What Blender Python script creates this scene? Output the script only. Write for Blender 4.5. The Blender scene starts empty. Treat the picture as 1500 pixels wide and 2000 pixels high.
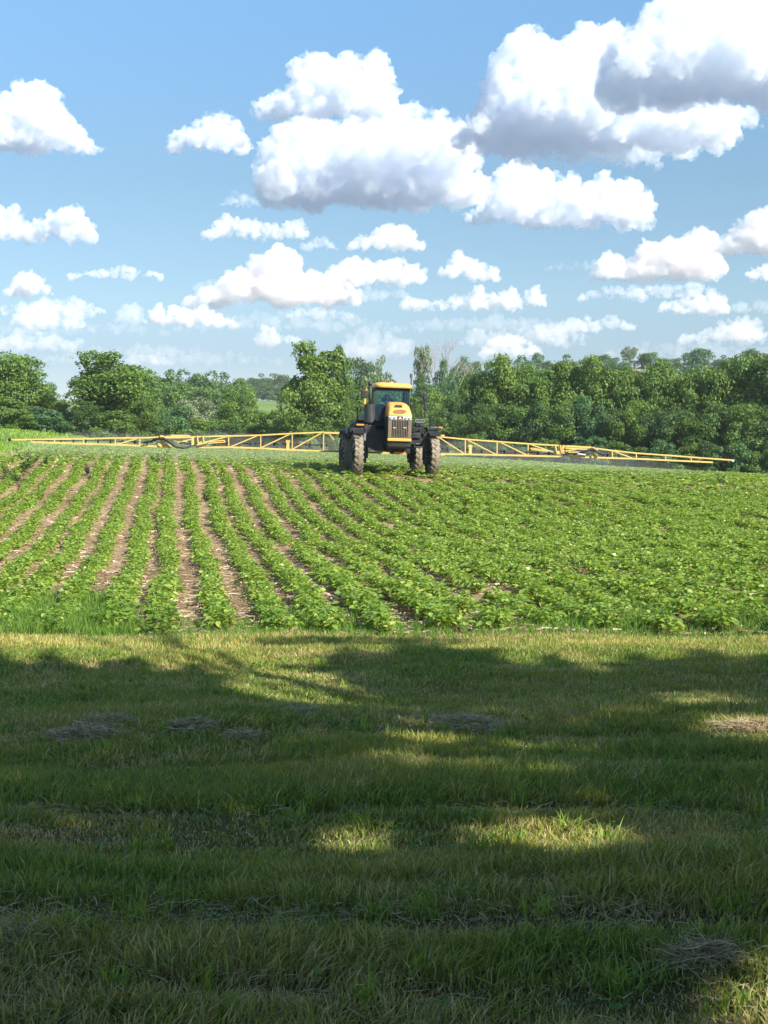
import bpy, bmesh, math, random, time
import numpy as np
from mathutils import Vector, Matrix
T0 = time.time()
R = math.radians
sc = bpy.context.scene
COL = sc.collection
# ------------------------------------------------------------------ camera
F = 2774.0                                   # focal length in photo pixels (1500 x 2000)
CAMZ = 1.7
PITCH = math.atan(150 / F)
CP, SP = math.cos(PITCH), math.sin(PITCH)
cam = bpy.data.objects.new('camera', bpy.data.cameras.new('camera')); COL.objects.link(cam); sc.camera = cam
cam.location = (0, 0, CAMZ); cam.rotation_euler = (math.pi / 2 - PITCH, 0, 0)
cam.data.sensor_fit = 'VERTICAL'; cam.data.sensor_height = 24; cam.data.lens = 24 * F / 2000
cam.data.clip_start = .1; cam.data.clip_end = 80000
# ------------------------------------------------------------------ sky and sun
SUN_EL, SUN_AZ = R(35), R(130)               # azimuth from +Y (view direction) towards +X
SD = Vector((math.sin(SUN_AZ) * math.cos(SUN_EL), math.cos(SUN_AZ) * math.cos(SUN_EL), math.sin(SUN_EL)))
w = bpy.data.worlds.new('World'); sc.world = w; w.use_nodes = True
wn = w.node_tree; bg = wn.nodes['Background']
sky = wn.nodes.new('ShaderNodeTexSky'); sky.sky_type = 'NISHITA'; sky.sun_disc = False
sky.sun_elevation = SUN_EL; sky.sun_rotation = SUN_AZ
sky.air_density = 1.0; sky.dust_density = 0.0; sky.ozone_density = 6.0
tc = wn.nodes.new('ShaderNodeTexCoord'); sx = wn.nodes.new('ShaderNodeSeparateXYZ')
wn.links.new(tc.outputs['Generated'], sx.inputs[0])
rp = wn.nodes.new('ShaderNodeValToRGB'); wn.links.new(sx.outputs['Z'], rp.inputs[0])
SKYRAMP = [(0.0, (.62, .61, .70)), (.054, (.65, .63, .70)), (.093, (.88, .84, .80)), (.178, (.99, .97, .86)), (.28, (1.25, 1.34, 1.24)), (.45, (2.5, 2.2, 1.7)), (1, (2.5, 2.2, 1.7))]  # overhead stops brightened out of view to add ambient light in the lawn shade
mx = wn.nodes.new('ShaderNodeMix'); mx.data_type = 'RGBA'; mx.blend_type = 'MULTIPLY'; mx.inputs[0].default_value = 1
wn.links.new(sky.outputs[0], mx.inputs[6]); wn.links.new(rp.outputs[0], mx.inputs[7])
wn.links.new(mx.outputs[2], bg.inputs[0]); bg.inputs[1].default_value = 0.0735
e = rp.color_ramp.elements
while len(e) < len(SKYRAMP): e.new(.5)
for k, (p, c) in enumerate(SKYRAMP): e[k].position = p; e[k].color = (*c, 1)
sl = bpy.data.lights.new('sun', 'SUN'); sl.energy = 5.0; sl.angle = R(.5); sl.color = (1, .94, .83)
so = bpy.data.objects.new('sun', sl); COL.objects.link(so); so.rotation_euler = SD.to_track_quat('Z', 'Y').to_euler()
sc.view_settings.view_transform = 'Standard'; sc.view_settings.look = 'None'; sc.view_settings.exposure = 1.0; sc.view_settings.gamma = 1
sc.cycles.use_denoising = True
sc.cycles.max_bounces = 44; sc.cycles.volume_bounces = 44; sc.cycles.diffuse_bounces = 3; sc.cycles.glossy_bounces = 3
sc.cycles.transmission_bounces = 4; sc.cycles.transparent_max_bounces = 24
sc.cycles.sample_clamp_indirect = 8

# ------------------------------------------------------------------ helpers
def tag(o, label=None, cat=None, group=None, kind=None):
    if label: o['label'] = label
    if cat: o['category'] = cat
    if group: o['group'] = group
    if kind: o['kind'] = kind
    return o

def empty(name, loc, rz=0):
    o = bpy.data.objects.new(name, None); COL.objects.link(o); o.location = loc; o.rotation_euler = (0, 0, rz)
    o.empty_display_size = .3
    return o

def obj(name, me, mat=None, parent=None):
    o = bpy.data.objects.new(name, me); COL.objects.link(o)
    if mat is not None and not me.materials: me.materials.append(mat)
    if parent is not None: o.parent = parent
    return o

def mesh_np(name, V, faces, mat=None, smooth=False):
    """faces: list of int arrays (n,k)"""
    me = bpy.data.meshes.new(name)
    V = np.asarray(V, dtype=np.float32)
    me.vertices.add(len(V)); me.vertices.foreach_set('co', V.ravel())
    faces = [np.asarray(f, dtype=np.int32) for f in faces if len(f)]
    nl = sum(f.size for f in faces); nf = sum(len(f) for f in faces)
    me.loops.add(nl); me.loops.foreach_set('vertex_index', np.concatenate([f.ravel() for f in faces]))
    me.polygons.add(nf)
    tot = np.concatenate([np.full(len(f), f.shape[1], dtype=np.int32) for f in faces])
    st = np.concatenate([[0], np.cumsum(tot)[:-1]]).astype(np.int32)
    me.polygons.foreach_set('loop_start', st); me.polygons.foreach_set('loop_total', tot)
    me.polygons.foreach_set('use_smooth', np.full(nf, smooth, dtype=bool))
    me.update(calc_edges=True); me.validate()
    if mat is not None: me.materials.append(mat)
    return me

class MB:
    """collects primitives, builds one mesh"""
    def __init__(s): s.V = []; s.F3 = []; s.F4 = []; s.n = 0
    def add(s, V, F4=(), F3=()):
        V = np.asarray(V, float); s.V.append(V)
        if len(F4): s.F4.append(np.asarray(F4, int) + s.n)
        if len(F3): s.F3.append(np.asarray(F3, int) + s.n)
        s.n += len(V)
    def box(s, c, d, rx=0, ry=0, rz=0, taper=None):
        x, y, z = [v / 2 for v in d]
        P = np.array([(-x, -y, -z), (x, -y, -z), (x, y, -z), (-x, y, -z), (-x, -y, z), (x, -y, z), (x, y, z), (-x, y, z)], float)
        if taper: P[4:, 0] *= taper[0]; P[4:, 1] *= taper[1]
        M = np.array((Matrix.Rotation(rz, 3, 'Z') @ Matrix.Rotation(ry, 3, 'Y') @ Matrix.Rotation(rx, 3, 'X')))
        s.add(P @ M.T + np.array(c), [(0, 3, 2, 1), (4, 5, 6, 7), (0, 1, 5, 4), (1, 2, 6, 5), (2, 3, 7, 6), (3, 0, 4, 7)])
    def tube(s, pts, rad, n=6, caps=True):
        pts = [Vector(p) for p in pts]; m = len(pts)
        rad = [rad] * m if not hasattr(rad, '__len__') else rad
        V = []; up = None
        for i, p in enumerate(pts):
            d = (pts[min(i + 1, m - 1)] - pts[max(i - 1, 0)])
            if d.length < 1e-9: d = Vector((0, 0, 1))
            d.normalize()
            a = d.cross(Vector((0, 0, 1)) if abs(d.z) < .9 else Vector((0, 1, 0))); a.normalize()
            if up is not None and a.dot(up) < 0: a = -a
            up = a; b = d.cross(a)
            for k in range(n):
                t = 2 * math.pi * k / n
                V.append(p + (a * math.cos(t) + b * math.sin(t)) * rad[i])
        f4 = [(i * n + k, i * n + (k + 1) % n, (i + 1) * n + (k + 1) % n, (i + 1) * n + k) for i in range(m - 1) for k in range(n)]
        f3 = []
        if caps:
            V += [pts[0], pts[-1]]; c0, c1 = m * n, m * n + 1
            f3 = [(c0, (k + 1) % n, k) for k in range(n)] + [(c1, (m - 1) * n + k, (m - 1) * n + (k + 1) % n) for k in range(n)]
        s.add([v[:] for v in V], f4, f3)
    def bar(s, a, b, wd, ht=None):
        """square section bar from a to b"""
        ht = ht or wd; a = Vector(a); b = Vector(b); d = (b - a); L = d.length; d.normalize()
        q = d.cross(Vector((0, 0, 1)) if abs(d.z) < .95 else Vector((0, 1, 0))); q.normalize(); r = q.cross(d)
        V = [(p + q * sx_ * wd / 2 + r * sz_ * ht / 2)[:] for p in (a, b) for sx_, sz_ in ((-1, -1), (1, -1), (1, 1), (-1, 1))]
        s.add(V, [(0, 1, 2, 3), (7, 6, 5, 4), (0, 4, 5, 1), (1, 5, 6, 2), (2, 6, 7, 3), (3, 7, 4, 0)])
    def cyl(s, c, r, h, axis='Z', n=16, r2=None):
        c = Vector(c); a = {'X': Vector((1, 0, 0)), 'Y': Vector((0, 1, 0)), 'Z': Vector((0, 0, 1))}[axis]
        s.tube([c - a * h / 2, c + a * h / 2], [r, r if r2 is None else r2], n)
    def sphere(s, c, r, n=10, m=6, sc_=(1, 1, 1)):
        V = []; 
        for i in range(m + 1):
            ph = math.pi * i / m
            for k in range(n):
                t = 2 * math.pi * k / n
                V.append((c[0] + r * sc_[0] * math.sin(ph) * math.cos(t), c[1] + r * sc_[1] * math.sin(ph) * math.sin(t), c[2] + r * sc_[2] * math.cos(ph)))
        s.add(V, [(i * n + k, (i + 1) * n + k, (i + 1) * n + (k + 1) % n, i * n + (k + 1) % n) for i in range(m) for k in range(n)])
    def loft(s, rings, cap=True):
        n = len(rings[0]); V = [p for r in rings for p in r]
        f = [(i * n + k, i * n + (k + 1) % n, (i + 1) * n + (k + 1) % n, (i + 1) * n + k) for i in range(len(rings) - 1) for k in range(n)]
        f3 = []
        if cap:
            for ri, flip in ((0, True), (len(rings) - 1, False)):
                c = np.mean(np.array(rings[ri], float), axis=0); V.append(tuple(c)); ci = len(V) - 1
                for k in range(n):
                    a, b = ri * n + k, ri * n + (k + 1) % n
                    f3.append((ci, b, a) if flip else (ci, a, b))
        s.add(V, f, f3)
    def mesh(s, name, mat=None, smooth=False):
        me = mesh_np(name, np.concatenate(s.V), [np.concatenate(s.F4) if s.F4 else np.zeros((0, 4)), np.concatenate(s.F3) if s.F3 else np.zeros((0, 3))], mat, smooth)
        return me
    def build(s, name, mat=None, parent=None, smooth=False, bevel=0):
        o = obj(name, s.mesh(name, mat, smooth), None, parent)
        if bevel:
            b = o.modifiers.new('bevel', 'BEVEL'); b.width = bevel; b.segments = 2; b.limit_method = 'ANGLE'; b.angle_limit = R(40)
        return o

def at(px, py, D):
    x = (px - 750) / F; y = (1000 - py) / F
    d = Vector((x, CP + y * SP, -SP + y * CP))
    return Vector((0, 0, CAMZ)) + d * (D / d.y)

def proj(P):
    """world points (n,3) -> photo pixels"""
    P = np.asarray(P, float); x = P[:, 0]; y = P[:, 1]; z = P[:, 2] - CAMZ
    dep = y * CP - z * SP; up = y * SP + z * CP
    dep = np.where(dep < .05, .05, dep)
    return 750 + x / dep * F, 1000 - up / dep * F

def sm(t): t = np.clip(t, 0, 1); return t * t * (3 - 2 * t)

# ------------------------------------------------------------------ terrain height
_ky = np.array([-200, -60, 0, 4, 10, 19.5, 25, 38, 48, 56, 62, 68, 75, 100, 140, 200, 260, 900, 9000], float)
_kz = np.array([-1.7, -1.7, -1.7, -1.72, -2.15, -2.74, -2.80, -2.88, -2.62, -2.20, -1.75, -1.62, -1.60, -1.72, -2.05, -2.6, -2.6, -2.6, -2.6], float)
_ly = np.arange(-200, 9000, .5); _lz = np.interp(_ly, _ky, _kz)
_k = np.hanning(13); _k /= _k.sum(); _lz = np.convolve(np.pad(_lz, 6, mode='edge'), _k, mode='valid')

def H(x, y):
    x = np.asarray(x, float); y = np.asarray(y, float)
    z = np.interp(y, _ly, _lz)
    s1 = sm((y - 24) / 38)
    z = z - .034 * np.clip(x, -60, 60) * s1 * (1 - .6 * sm((y - 180) / 120))
    z = z - .0009 * np.clip(x, 0, 60) ** 2 * sm((y - 62) / 78) * (1 - sm((y - 180) / 120))
    z = z + 1.25 * sm((-x - 22) / 14) * sm((y - 60) / 60) * (1 - sm((y - 200) / 100))
    z = z + 20 * sm((y - 220) / 560) + 12 * sm((x - 20) / 60) * sm((y - 250) / 200)
    # small bumps
    near = 1 - sm((y - 40) / 60)
    z = z + near * (.022 * np.sin(x * 1.7 + y * .9) + .018 * np.sin(x * .6 - y * 2.3 + 1) + .02 * np.sin(y * 1.35 + .4 * np.sin(x * .5)))
    return z + CAMZ

def Hs(x, y): return float(H(x, y))

def ground_at(px, py):
    lo = None
    for D in np.arange(3, 160, .1):
        p = at(px, py, D)
        if p.z <= Hs(p.x, p.y): return p
    return at(px, py, 150)

# ------------------------------------------------------------------ materials
def nmat(name):
    m = bpy.data.materials.new(name); m.use_nodes = True; n = m.node_tree
    return m, n, n.nodes['Principled BSDF'], n.nodes['Material Output']

def ramp(n, fac, stops, interp='LINEAR'):
    r = n.nodes.new('ShaderNodeValToRGB'); r.color_ramp.interpolation = interp
    e = r.color_ramp.elements
    while len(e) < len(stops): e.new(.5)
    for k, (p, c) in enumerate(stops): e[k].position = p; e[k].color = (*c, 1) if len(c) == 3 else c
    n.links.new(fac, r.inputs[0]); return r.outputs[0]

def tex(n, scale, detail=4, rough=.55, coord='Object', dist=0, stretch=None):
    t = n.nodes.new('ShaderNodeTexNoise'); t.inputs['Scale'].default_value = scale; t.inputs['Detail'].default_value = detail
    t.inputs['Roughness'].default_value = rough; t.inputs['Distortion'].default_value = dist
    c = n.nodes.new('ShaderNodeTexCoord')
    if stretch:
        mp = n.nodes.new('ShaderNodeMapping'); mp.inputs['Scale'].default_value = stretch
        n.links.new(c.outputs[coord], mp.inputs[0]); n.links.new(mp.outputs[0], t.inputs['Vector'])
    else: n.links.new(c.outputs[coord], t.inputs['Vector'])
    return t.outputs[0]

def mixc(n, fac, a, b, mode='MIX'):
    m = n.nodes.new('ShaderNodeMix'); m.data_type = 'RGBA'; m.blend_type = mode
    for s_, v in ((m.inputs[0], fac), (m.inputs[6], a), (m.inputs[7], b)):
        if hasattr(v, 'links') or hasattr(v, 'is_linked'): n.links.new(v, s_)
        elif isinstance(v, (int, float)): s_.default_value = v
        else: s_.default_value = (*v, 1)
    return m.outputs[2]

def foliage(name, stops, patch=None, transl=.35, rough=.5, spec=.35, patch_scale=.3, tr_tint=(1.25, 1.15, .55), objrand=0.0):
    """leaf material: colour varies from leaf to leaf"""
    m, n, b, o = nmat(name)
    g = n.nodes.new('ShaderNodeNewGeometry')
    col = ramp(n, g.outputs['Random Per Island'], stops)
    if patch:
        f = ramp(n, tex(n, patch_scale, 3, .6), [(.42, (0, 0, 0)), (.62, (1, 1, 1))])
        col = mixc(n, f, col, mixc(n, .75, col, patch))
    if objrand:
        oi = n.nodes.new('ShaderNodeObjectInfo')
        f = ramp(n, oi.outputs['Random'], [(0, (1 - objrand,) * 3), (.5, (1, 1, 1)), (1, (1 + objrand, 1 + objrand * .6, 1 - objrand * .3))])
        col = mixc(n, 1.0, col, f, 'MULTIPLY')
    n.links.new(col, b.inputs['Base Color']); b.inputs['Roughness'].default_value = rough
    b.inputs['Specular IOR Level'].default_value = spec
    t = n.nodes.new('ShaderNodeBsdfTranslucent'); tcol = mixc(n, 1.0, col, tr_tint, 'MULTIPLY'); n.links.new(tcol, t.inputs[0])
    ms = n.nodes.new('ShaderNodeMixShader'); ms.inputs[0].default_value = transl
    n.links.new(b.outputs[0], ms.inputs[1]); n.links.new(t.outputs[0], ms.inputs[2]); n.links.new(ms.outputs[0], o.inputs['Surface'])
    return m

def paint(name, col, rough=.4, metal=0, dirt=None, dirt_amt=.5, spec=.5, scale=4, coat=0):
    m, n, b, o = nmat(name)
    b.inputs['Roughness'].default_value = rough; b.inputs['Metallic'].default_value = metal; b.inputs['Specular IOR Level'].default_value = spec
    if coat: b.inputs['Coat Weight'].default_value = coat
    if dirt:
        f = ramp(n, tex(n, scale, 6, .65), [(.42, (0, 0, 0)), (.72, (dirt_amt,) * 3)])
        n.links.new(mixc(n, f, col, dirt), b.inputs['Base Color'])
        n.links.new(ramp(n, tex(n, scale, 6, .65), [(.4, (rough,) * 3), (.7, (min(1, rough + .35),) * 3)]), b.inputs['Roughness'])
    else: b.inputs['Base Color'].default_value = (*col, 1)
    return m
# ------------------------------------------------------------------ ground sheets
UX, UY = -math.sin(math.atan(415 / F)), math.cos(math.atan(415 / F))      # direction of the crop rows, away from the camera
Y_EDGE = 18.4                                                             # lawn / field boundary

def grid(name, xs, ys, mat, dz=0, keep=None, warp=None):
    X, Y = np.meshgrid(xs, ys)
    if warp: X, Y = warp(X, Y)
    Z = H(X, Y) + (dz(X, Y) if callable(dz) else dz)
    V = np.stack([X, Y, Z], -1).reshape(-1, 3); nx, ny = len(xs), len(ys)
    i = np.arange(ny - 1)[:, None] * nx + np.arange(nx - 1)[None]
    f = np.stack([i, i + 1, i + nx + 1, i + nx], -1).reshape(-1, 4)
    o = obj(name, mesh_np(name, V, [f], mat, True))
    return o

def far_fields_mat():
    m, n, b, o = nmat('meadow_grass')
    a = ramp(n, tex(n, .02, 6, .6), [(.3, (.10, .16, .035)), (.5, (.15, .22, .05)), (.7, (.21, .24, .08))])
    c = ramp(n, tex(n, .9, 5, .7), [(.3, (.6, .6, .6)), (.7, (1.25, 1.25, 1.2))])
    # beyond the meadow: unseen ground made pale to reflect light onto the cloud bases
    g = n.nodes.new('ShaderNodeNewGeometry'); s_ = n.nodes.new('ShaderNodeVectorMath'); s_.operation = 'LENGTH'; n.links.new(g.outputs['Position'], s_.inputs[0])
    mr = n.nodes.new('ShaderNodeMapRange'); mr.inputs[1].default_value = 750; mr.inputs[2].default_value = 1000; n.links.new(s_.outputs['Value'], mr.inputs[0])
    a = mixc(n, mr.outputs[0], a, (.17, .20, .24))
    n.links.new(mixc(n, 1.0, a, c, 'MULTIPLY'), b.inputs['Base Color']); b.inputs['Roughness'].default_value = .9
    b.inputs['Specular IOR Level'].default_value = .1
    return m

def soil_mat():
    m, n, b, o = nmat('stubble_soil')
    a = ramp(n, tex(n, 9, 8, .75, stretch=(1, 2.4, 1)), [(.34, (.07, .043, .026)), (.48, (.23, .155, .088)), (.58, (.50, .365, .215)), (.74, (.66, .51, .33))])
    c = ramp(n, tex(n, .25, 4, .6), [(.35, (.72, .70, .68)), (.65, (1.1, 1.08, 1.02))])
    n.links.new(mixc(n, 1.0, a, c, 'MULTIPLY'), b.inputs['Base Color']); b.inputs['Roughness'].default_value = .95
    b.inputs['Specular IOR Level'].default_value = .1
    bp = n.nodes.new('ShaderNodeBump'); bp.inputs['Strength'].default_value = .8; bp.inputs['Distance'].default_value = .04
    n.links.new(tex(n, 14, 8, .7), bp.inputs['Height']); n.links.new(bp.outputs[0], b.inputs['Normal'])
    return m

def thatch_mat():
    m, n, b, o = nmat('lawn_thatch')
    a = ramp(n, tex(n, 30, 8, .75), [(.3, (.055, .055, .026)), (.5, (.11, .10, .048)), (.7, (.20, .17, .09))])
    n.links.new(a, b.inputs['Base Color']); b.inputs['Roughness'].default_value = 1
    b.inputs['Specular IOR Level'].default_value = .05
    bp = n.nodes.new('ShaderNodeBump'); bp.inputs['Strength'].default_value = 1; bp.inputs['Distance'].default_value = .03
    n.links.new(tex(n, 25, 8, .7), bp.inputs['Height']); n.links.new(bp.outputs[0], b.inputs['Normal'])
    return m

def field_xl(y): return np.interp(y, [18, 45, 66, 100, 150], [-30, -24, -17.5, -22.5, -28.5])
def sinhs(a, n): t = np.linspace(-1, 1, n); return a * np.sinh(6.5 * t) / math.sinh(6.5)
gys = np.concatenate([np.arange(-150, 0, 10), np.arange(0, 300, 3), np.arange(300, 900, 12), np.geomspace(900, 9000, 30)])
ter = grid('ground', sinhs(9000, 220), gys, far_fields_mat(), lambda X, Y: np.where((X > field_xl(Y) + 4) & (X < 57) & (Y < 146) & (Y > -10), -.6, -.07)); tag(ter, kind='structure')
lw = grid('lawn', np.arange(-26, 26.01, .3), np.arange(-14, Y_EDGE + .01, .25), thatch_mat()); tag(lw, kind='structure')

def field_xl(y): return np.interp(y, [18, 45, 66, 100, 150], [-30, -24, -17.5, -22.5, -28.5])
def field_warp(X, Y):
    L = field_xl(Y); t = X
    return L + (62 - L) * t ** 1.5, Y
fl = grid('field', np.linspace(0, 1, 140), np.concatenate([np.arange(Y_EDGE + .01, 70, .4), np.arange(70, 151, 1.2)]), soil_mat(), .0, warp=field_warp)
tag(fl, kind='structure')
hx, hy = np.linspace(0, 1, 14), np.linspace(58, 104, 60)
hl_ = grid('headland', hx, hy, fl.data.materials[0], .05, warp=lambda X, Y: (field_xl(Y) - 1.4 + X * 2.6 * (1 + .5 * np.sin(Y * .3)) * (1 - np.abs(Y - 80) / 26).clip(.1, 1), Y)); tag(hl_, kind='structure')

# ------------------------------------------------------------------ clouds: real bodies of vapour, 2 to 9 km away
_b = bmesh.new(); bmesh.ops.create_icosphere(_b, subdivisions=2, radius=1)
ICV = np.array([v.co[:] for v in _b.verts]); ICF = np.array([[v.index for v in f.verts] for f in _b.faces]); _b.free()
_vm = {}
def vapour(d, pp, far):
    k = (round(d, 6), far)
    if k not in _vm:
        m = bpy.data.materials.new('cloud_vapour'); m.use_nodes = True; n = m.node_tree; n.nodes.clear()
        o = n.nodes.new('ShaderNodeOutputMaterial'); v = n.nodes.new('ShaderNodeVolumePrincipled')
        v.inputs['Color'].default_value = (.985, .962, .95, 1) if far else (.935, .952, .978, 1); v.inputs['Anisotropy'].default_value = .0  # haze and airlight put into the colour: peach far off, blue up close
        v.inputs['Density'].default_value = d
        if not far:
            t = tex(n, 1 / (pp * 30), 5, .62)
            mr = n.nodes.new('ShaderNodeMapRange'); mr.interpolation_type = 'SMOOTHSTEP'
            for i_, val in ((1, .38), (2, .62), (3, .05 * d), (4, 2.6 * d)): mr.inputs[i_].default_value = val
            n.links.new(t, mr.inputs[0]); n.links.new(mr.outputs[0], v.inputs['Density'])
            m.cycles.volume_step_rate = STEP
        n.links.new(v.outputs[0], o.inputs['Volume']); _vm[k] = m
    return _vm[k]
STEP = .35
def cloud(prof, base, D, label, mfp=22, depth=.30, seed=0, rough=1.0, size=1.0):
    rnd = random.Random(seed); xs = [p[0] for p in prof]; ys = [p[1] for p in prof]
    W = xs[-1] - xs[0]; Hm = max(base - y for y in ys); pp = D / F
    vs = []; fs = []; n = 0
    dpx = depth * min(W, 2.2 * Hm)
    for k in range(int(70 + W * Hm / 100)):
        x = rnd.uniform(xs[0], xs[-1]); top = float(np.interp(x, xs, ys)); h = base - top
        if h < 2.5: continue
        t = rnd.random() ** .8; edge = min(x - xs[0], xs[-1] - x)
        r = h * rnd.uniform(.10, .27) * (1.15 - .45 * t) * size; r = max(min(r, max(edge, .06 * W) + 3, h * .5), min(3.2, h * .45))
        y = base - r * .7 - (h - 1.7 * r) * t
        dy = rnd.gauss(0, .38) * dpx * (1.1 - .6 * t)
        c = at(x, y, D)
        vs.append(ICV * (r * pp) + np.array([c.x, c.y + dy * pp, c.z])); fs.append(ICF + n); n += len(ICV)
    vv = np.concatenate(vs); ff = np.concatenate(fs)
    zb = at(750, base, D).z; low = vv[:, 2] < zb; vv[low, 2] = zb - (zb - vv[low, 2]) * .25
    ctr = vv.mean(0); vv -= ctr
    me = mesh_np('cloud', vv, [ff]); o = obj('cloud', me); o.location = ctr
    m = o.modifiers.new('r', 'REMESH'); m.mode = 'VOXEL'; m.voxel_size = pp * (2.4 if Hm > 60 else 1.7)
    sz0 = min(1, .35 + Hm / 160) * rough
    for sz, st in ((40, 15), (15, 10), (7, 6.5), (3.5, 3.4)):
        t = bpy.data.textures.new('puff', 'CLOUDS'); t.noise_scale = pp * sz * sz0; t.noise_depth = 1
        d = o.modifiers.new('d', 'DISPLACE'); d.texture = t; d.texture_coords = 'GLOBAL'; d.strength = pp * st * 2 * sz0; d.mid_level = .5
    m = o.modifiers.new('r2', 'REMESH'); m.mode = 'VOXEL'; m.voxel_size = pp * (1.7 if Hm > 60 else 1.2)
    dg = bpy.context.evaluated_depsgraph_get(); me2 = bpy.data.meshes.new_from_object(o.evaluated_get(dg)); o.modifiers.clear()
    # drop small loose islands
    nv = len(me2.vertices); E = np.zeros(len(me2.edges) * 2, np.int32); me2.edges.foreach_get('vertices', E); E = E.reshape(-1, 2)
    lab = np.arange(nv)
    for _ in range(400):
        a = np.minimum(lab[E[:, 0]], lab[E[:, 1]]); l2 = lab.copy()
        np.minimum.at(l2, E[:, 0], a); np.minimum.at(l2, E[:, 1], a); l2 = l2[l2]
        if (l2 == lab).all(): break
        lab = l2
    cnt = np.bincount(lab, minlength=nv)
    top = np.zeros(nv * 3, np.float32); me2.vertices.foreach_get('co', top); top = top.reshape(-1, 3); nr = np.zeros(nv * 3, np.float32); me2.vertices.foreach_get('normal', nr); nr = nr.reshape(-1, 3)
    # a shell whose topmost vertex points down is the wall of an inner cavity
    order = np.argsort(top[:, 2]); last = np.zeros(nv, int); last[lab[order]] = order
    good = (cnt > 400) & (nr[last][:, 2] > 0); keep = good[lab]
    if not keep.all() and keep.any():
        co = np.zeros(nv * 3, np.float32); me2.vertices.foreach_get('co', co); co = co.reshape(-1, 3)
        F4 = []; F3 = []
        nf = len(me2.polygons); lt = np.zeros(nf, np.int32); ls = np.zeros(nf, np.int32); me2.polygons.foreach_get('loop_total', lt); me2.polygons.foreach_get('loop_start', ls)
        lv = np.zeros(len(me2.loops), np.int32); me2.loops.foreach_get('vertex_index', lv)
        new = np.cumsum(keep) - 1; out = []
        for kk in (3, 4):
            s_ = ls[lt == kk]
            if len(s_):
                f = lv[s_[:, None] + np.arange(kk)]; f = f[keep[f].all(1)]; out.append(new[f])
        me2 = mesh_np('cloud', co[keep], out)
    me2.materials.clear(); me2.materials.append(vapour(1 / (mfp * (1.8 if D < 4100 else 1.5) * pp), pp, D >= 4100))
    o.data = me2; tag(o, label, 'cloud', 'cumulus clouds in the sky')
    return o

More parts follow.
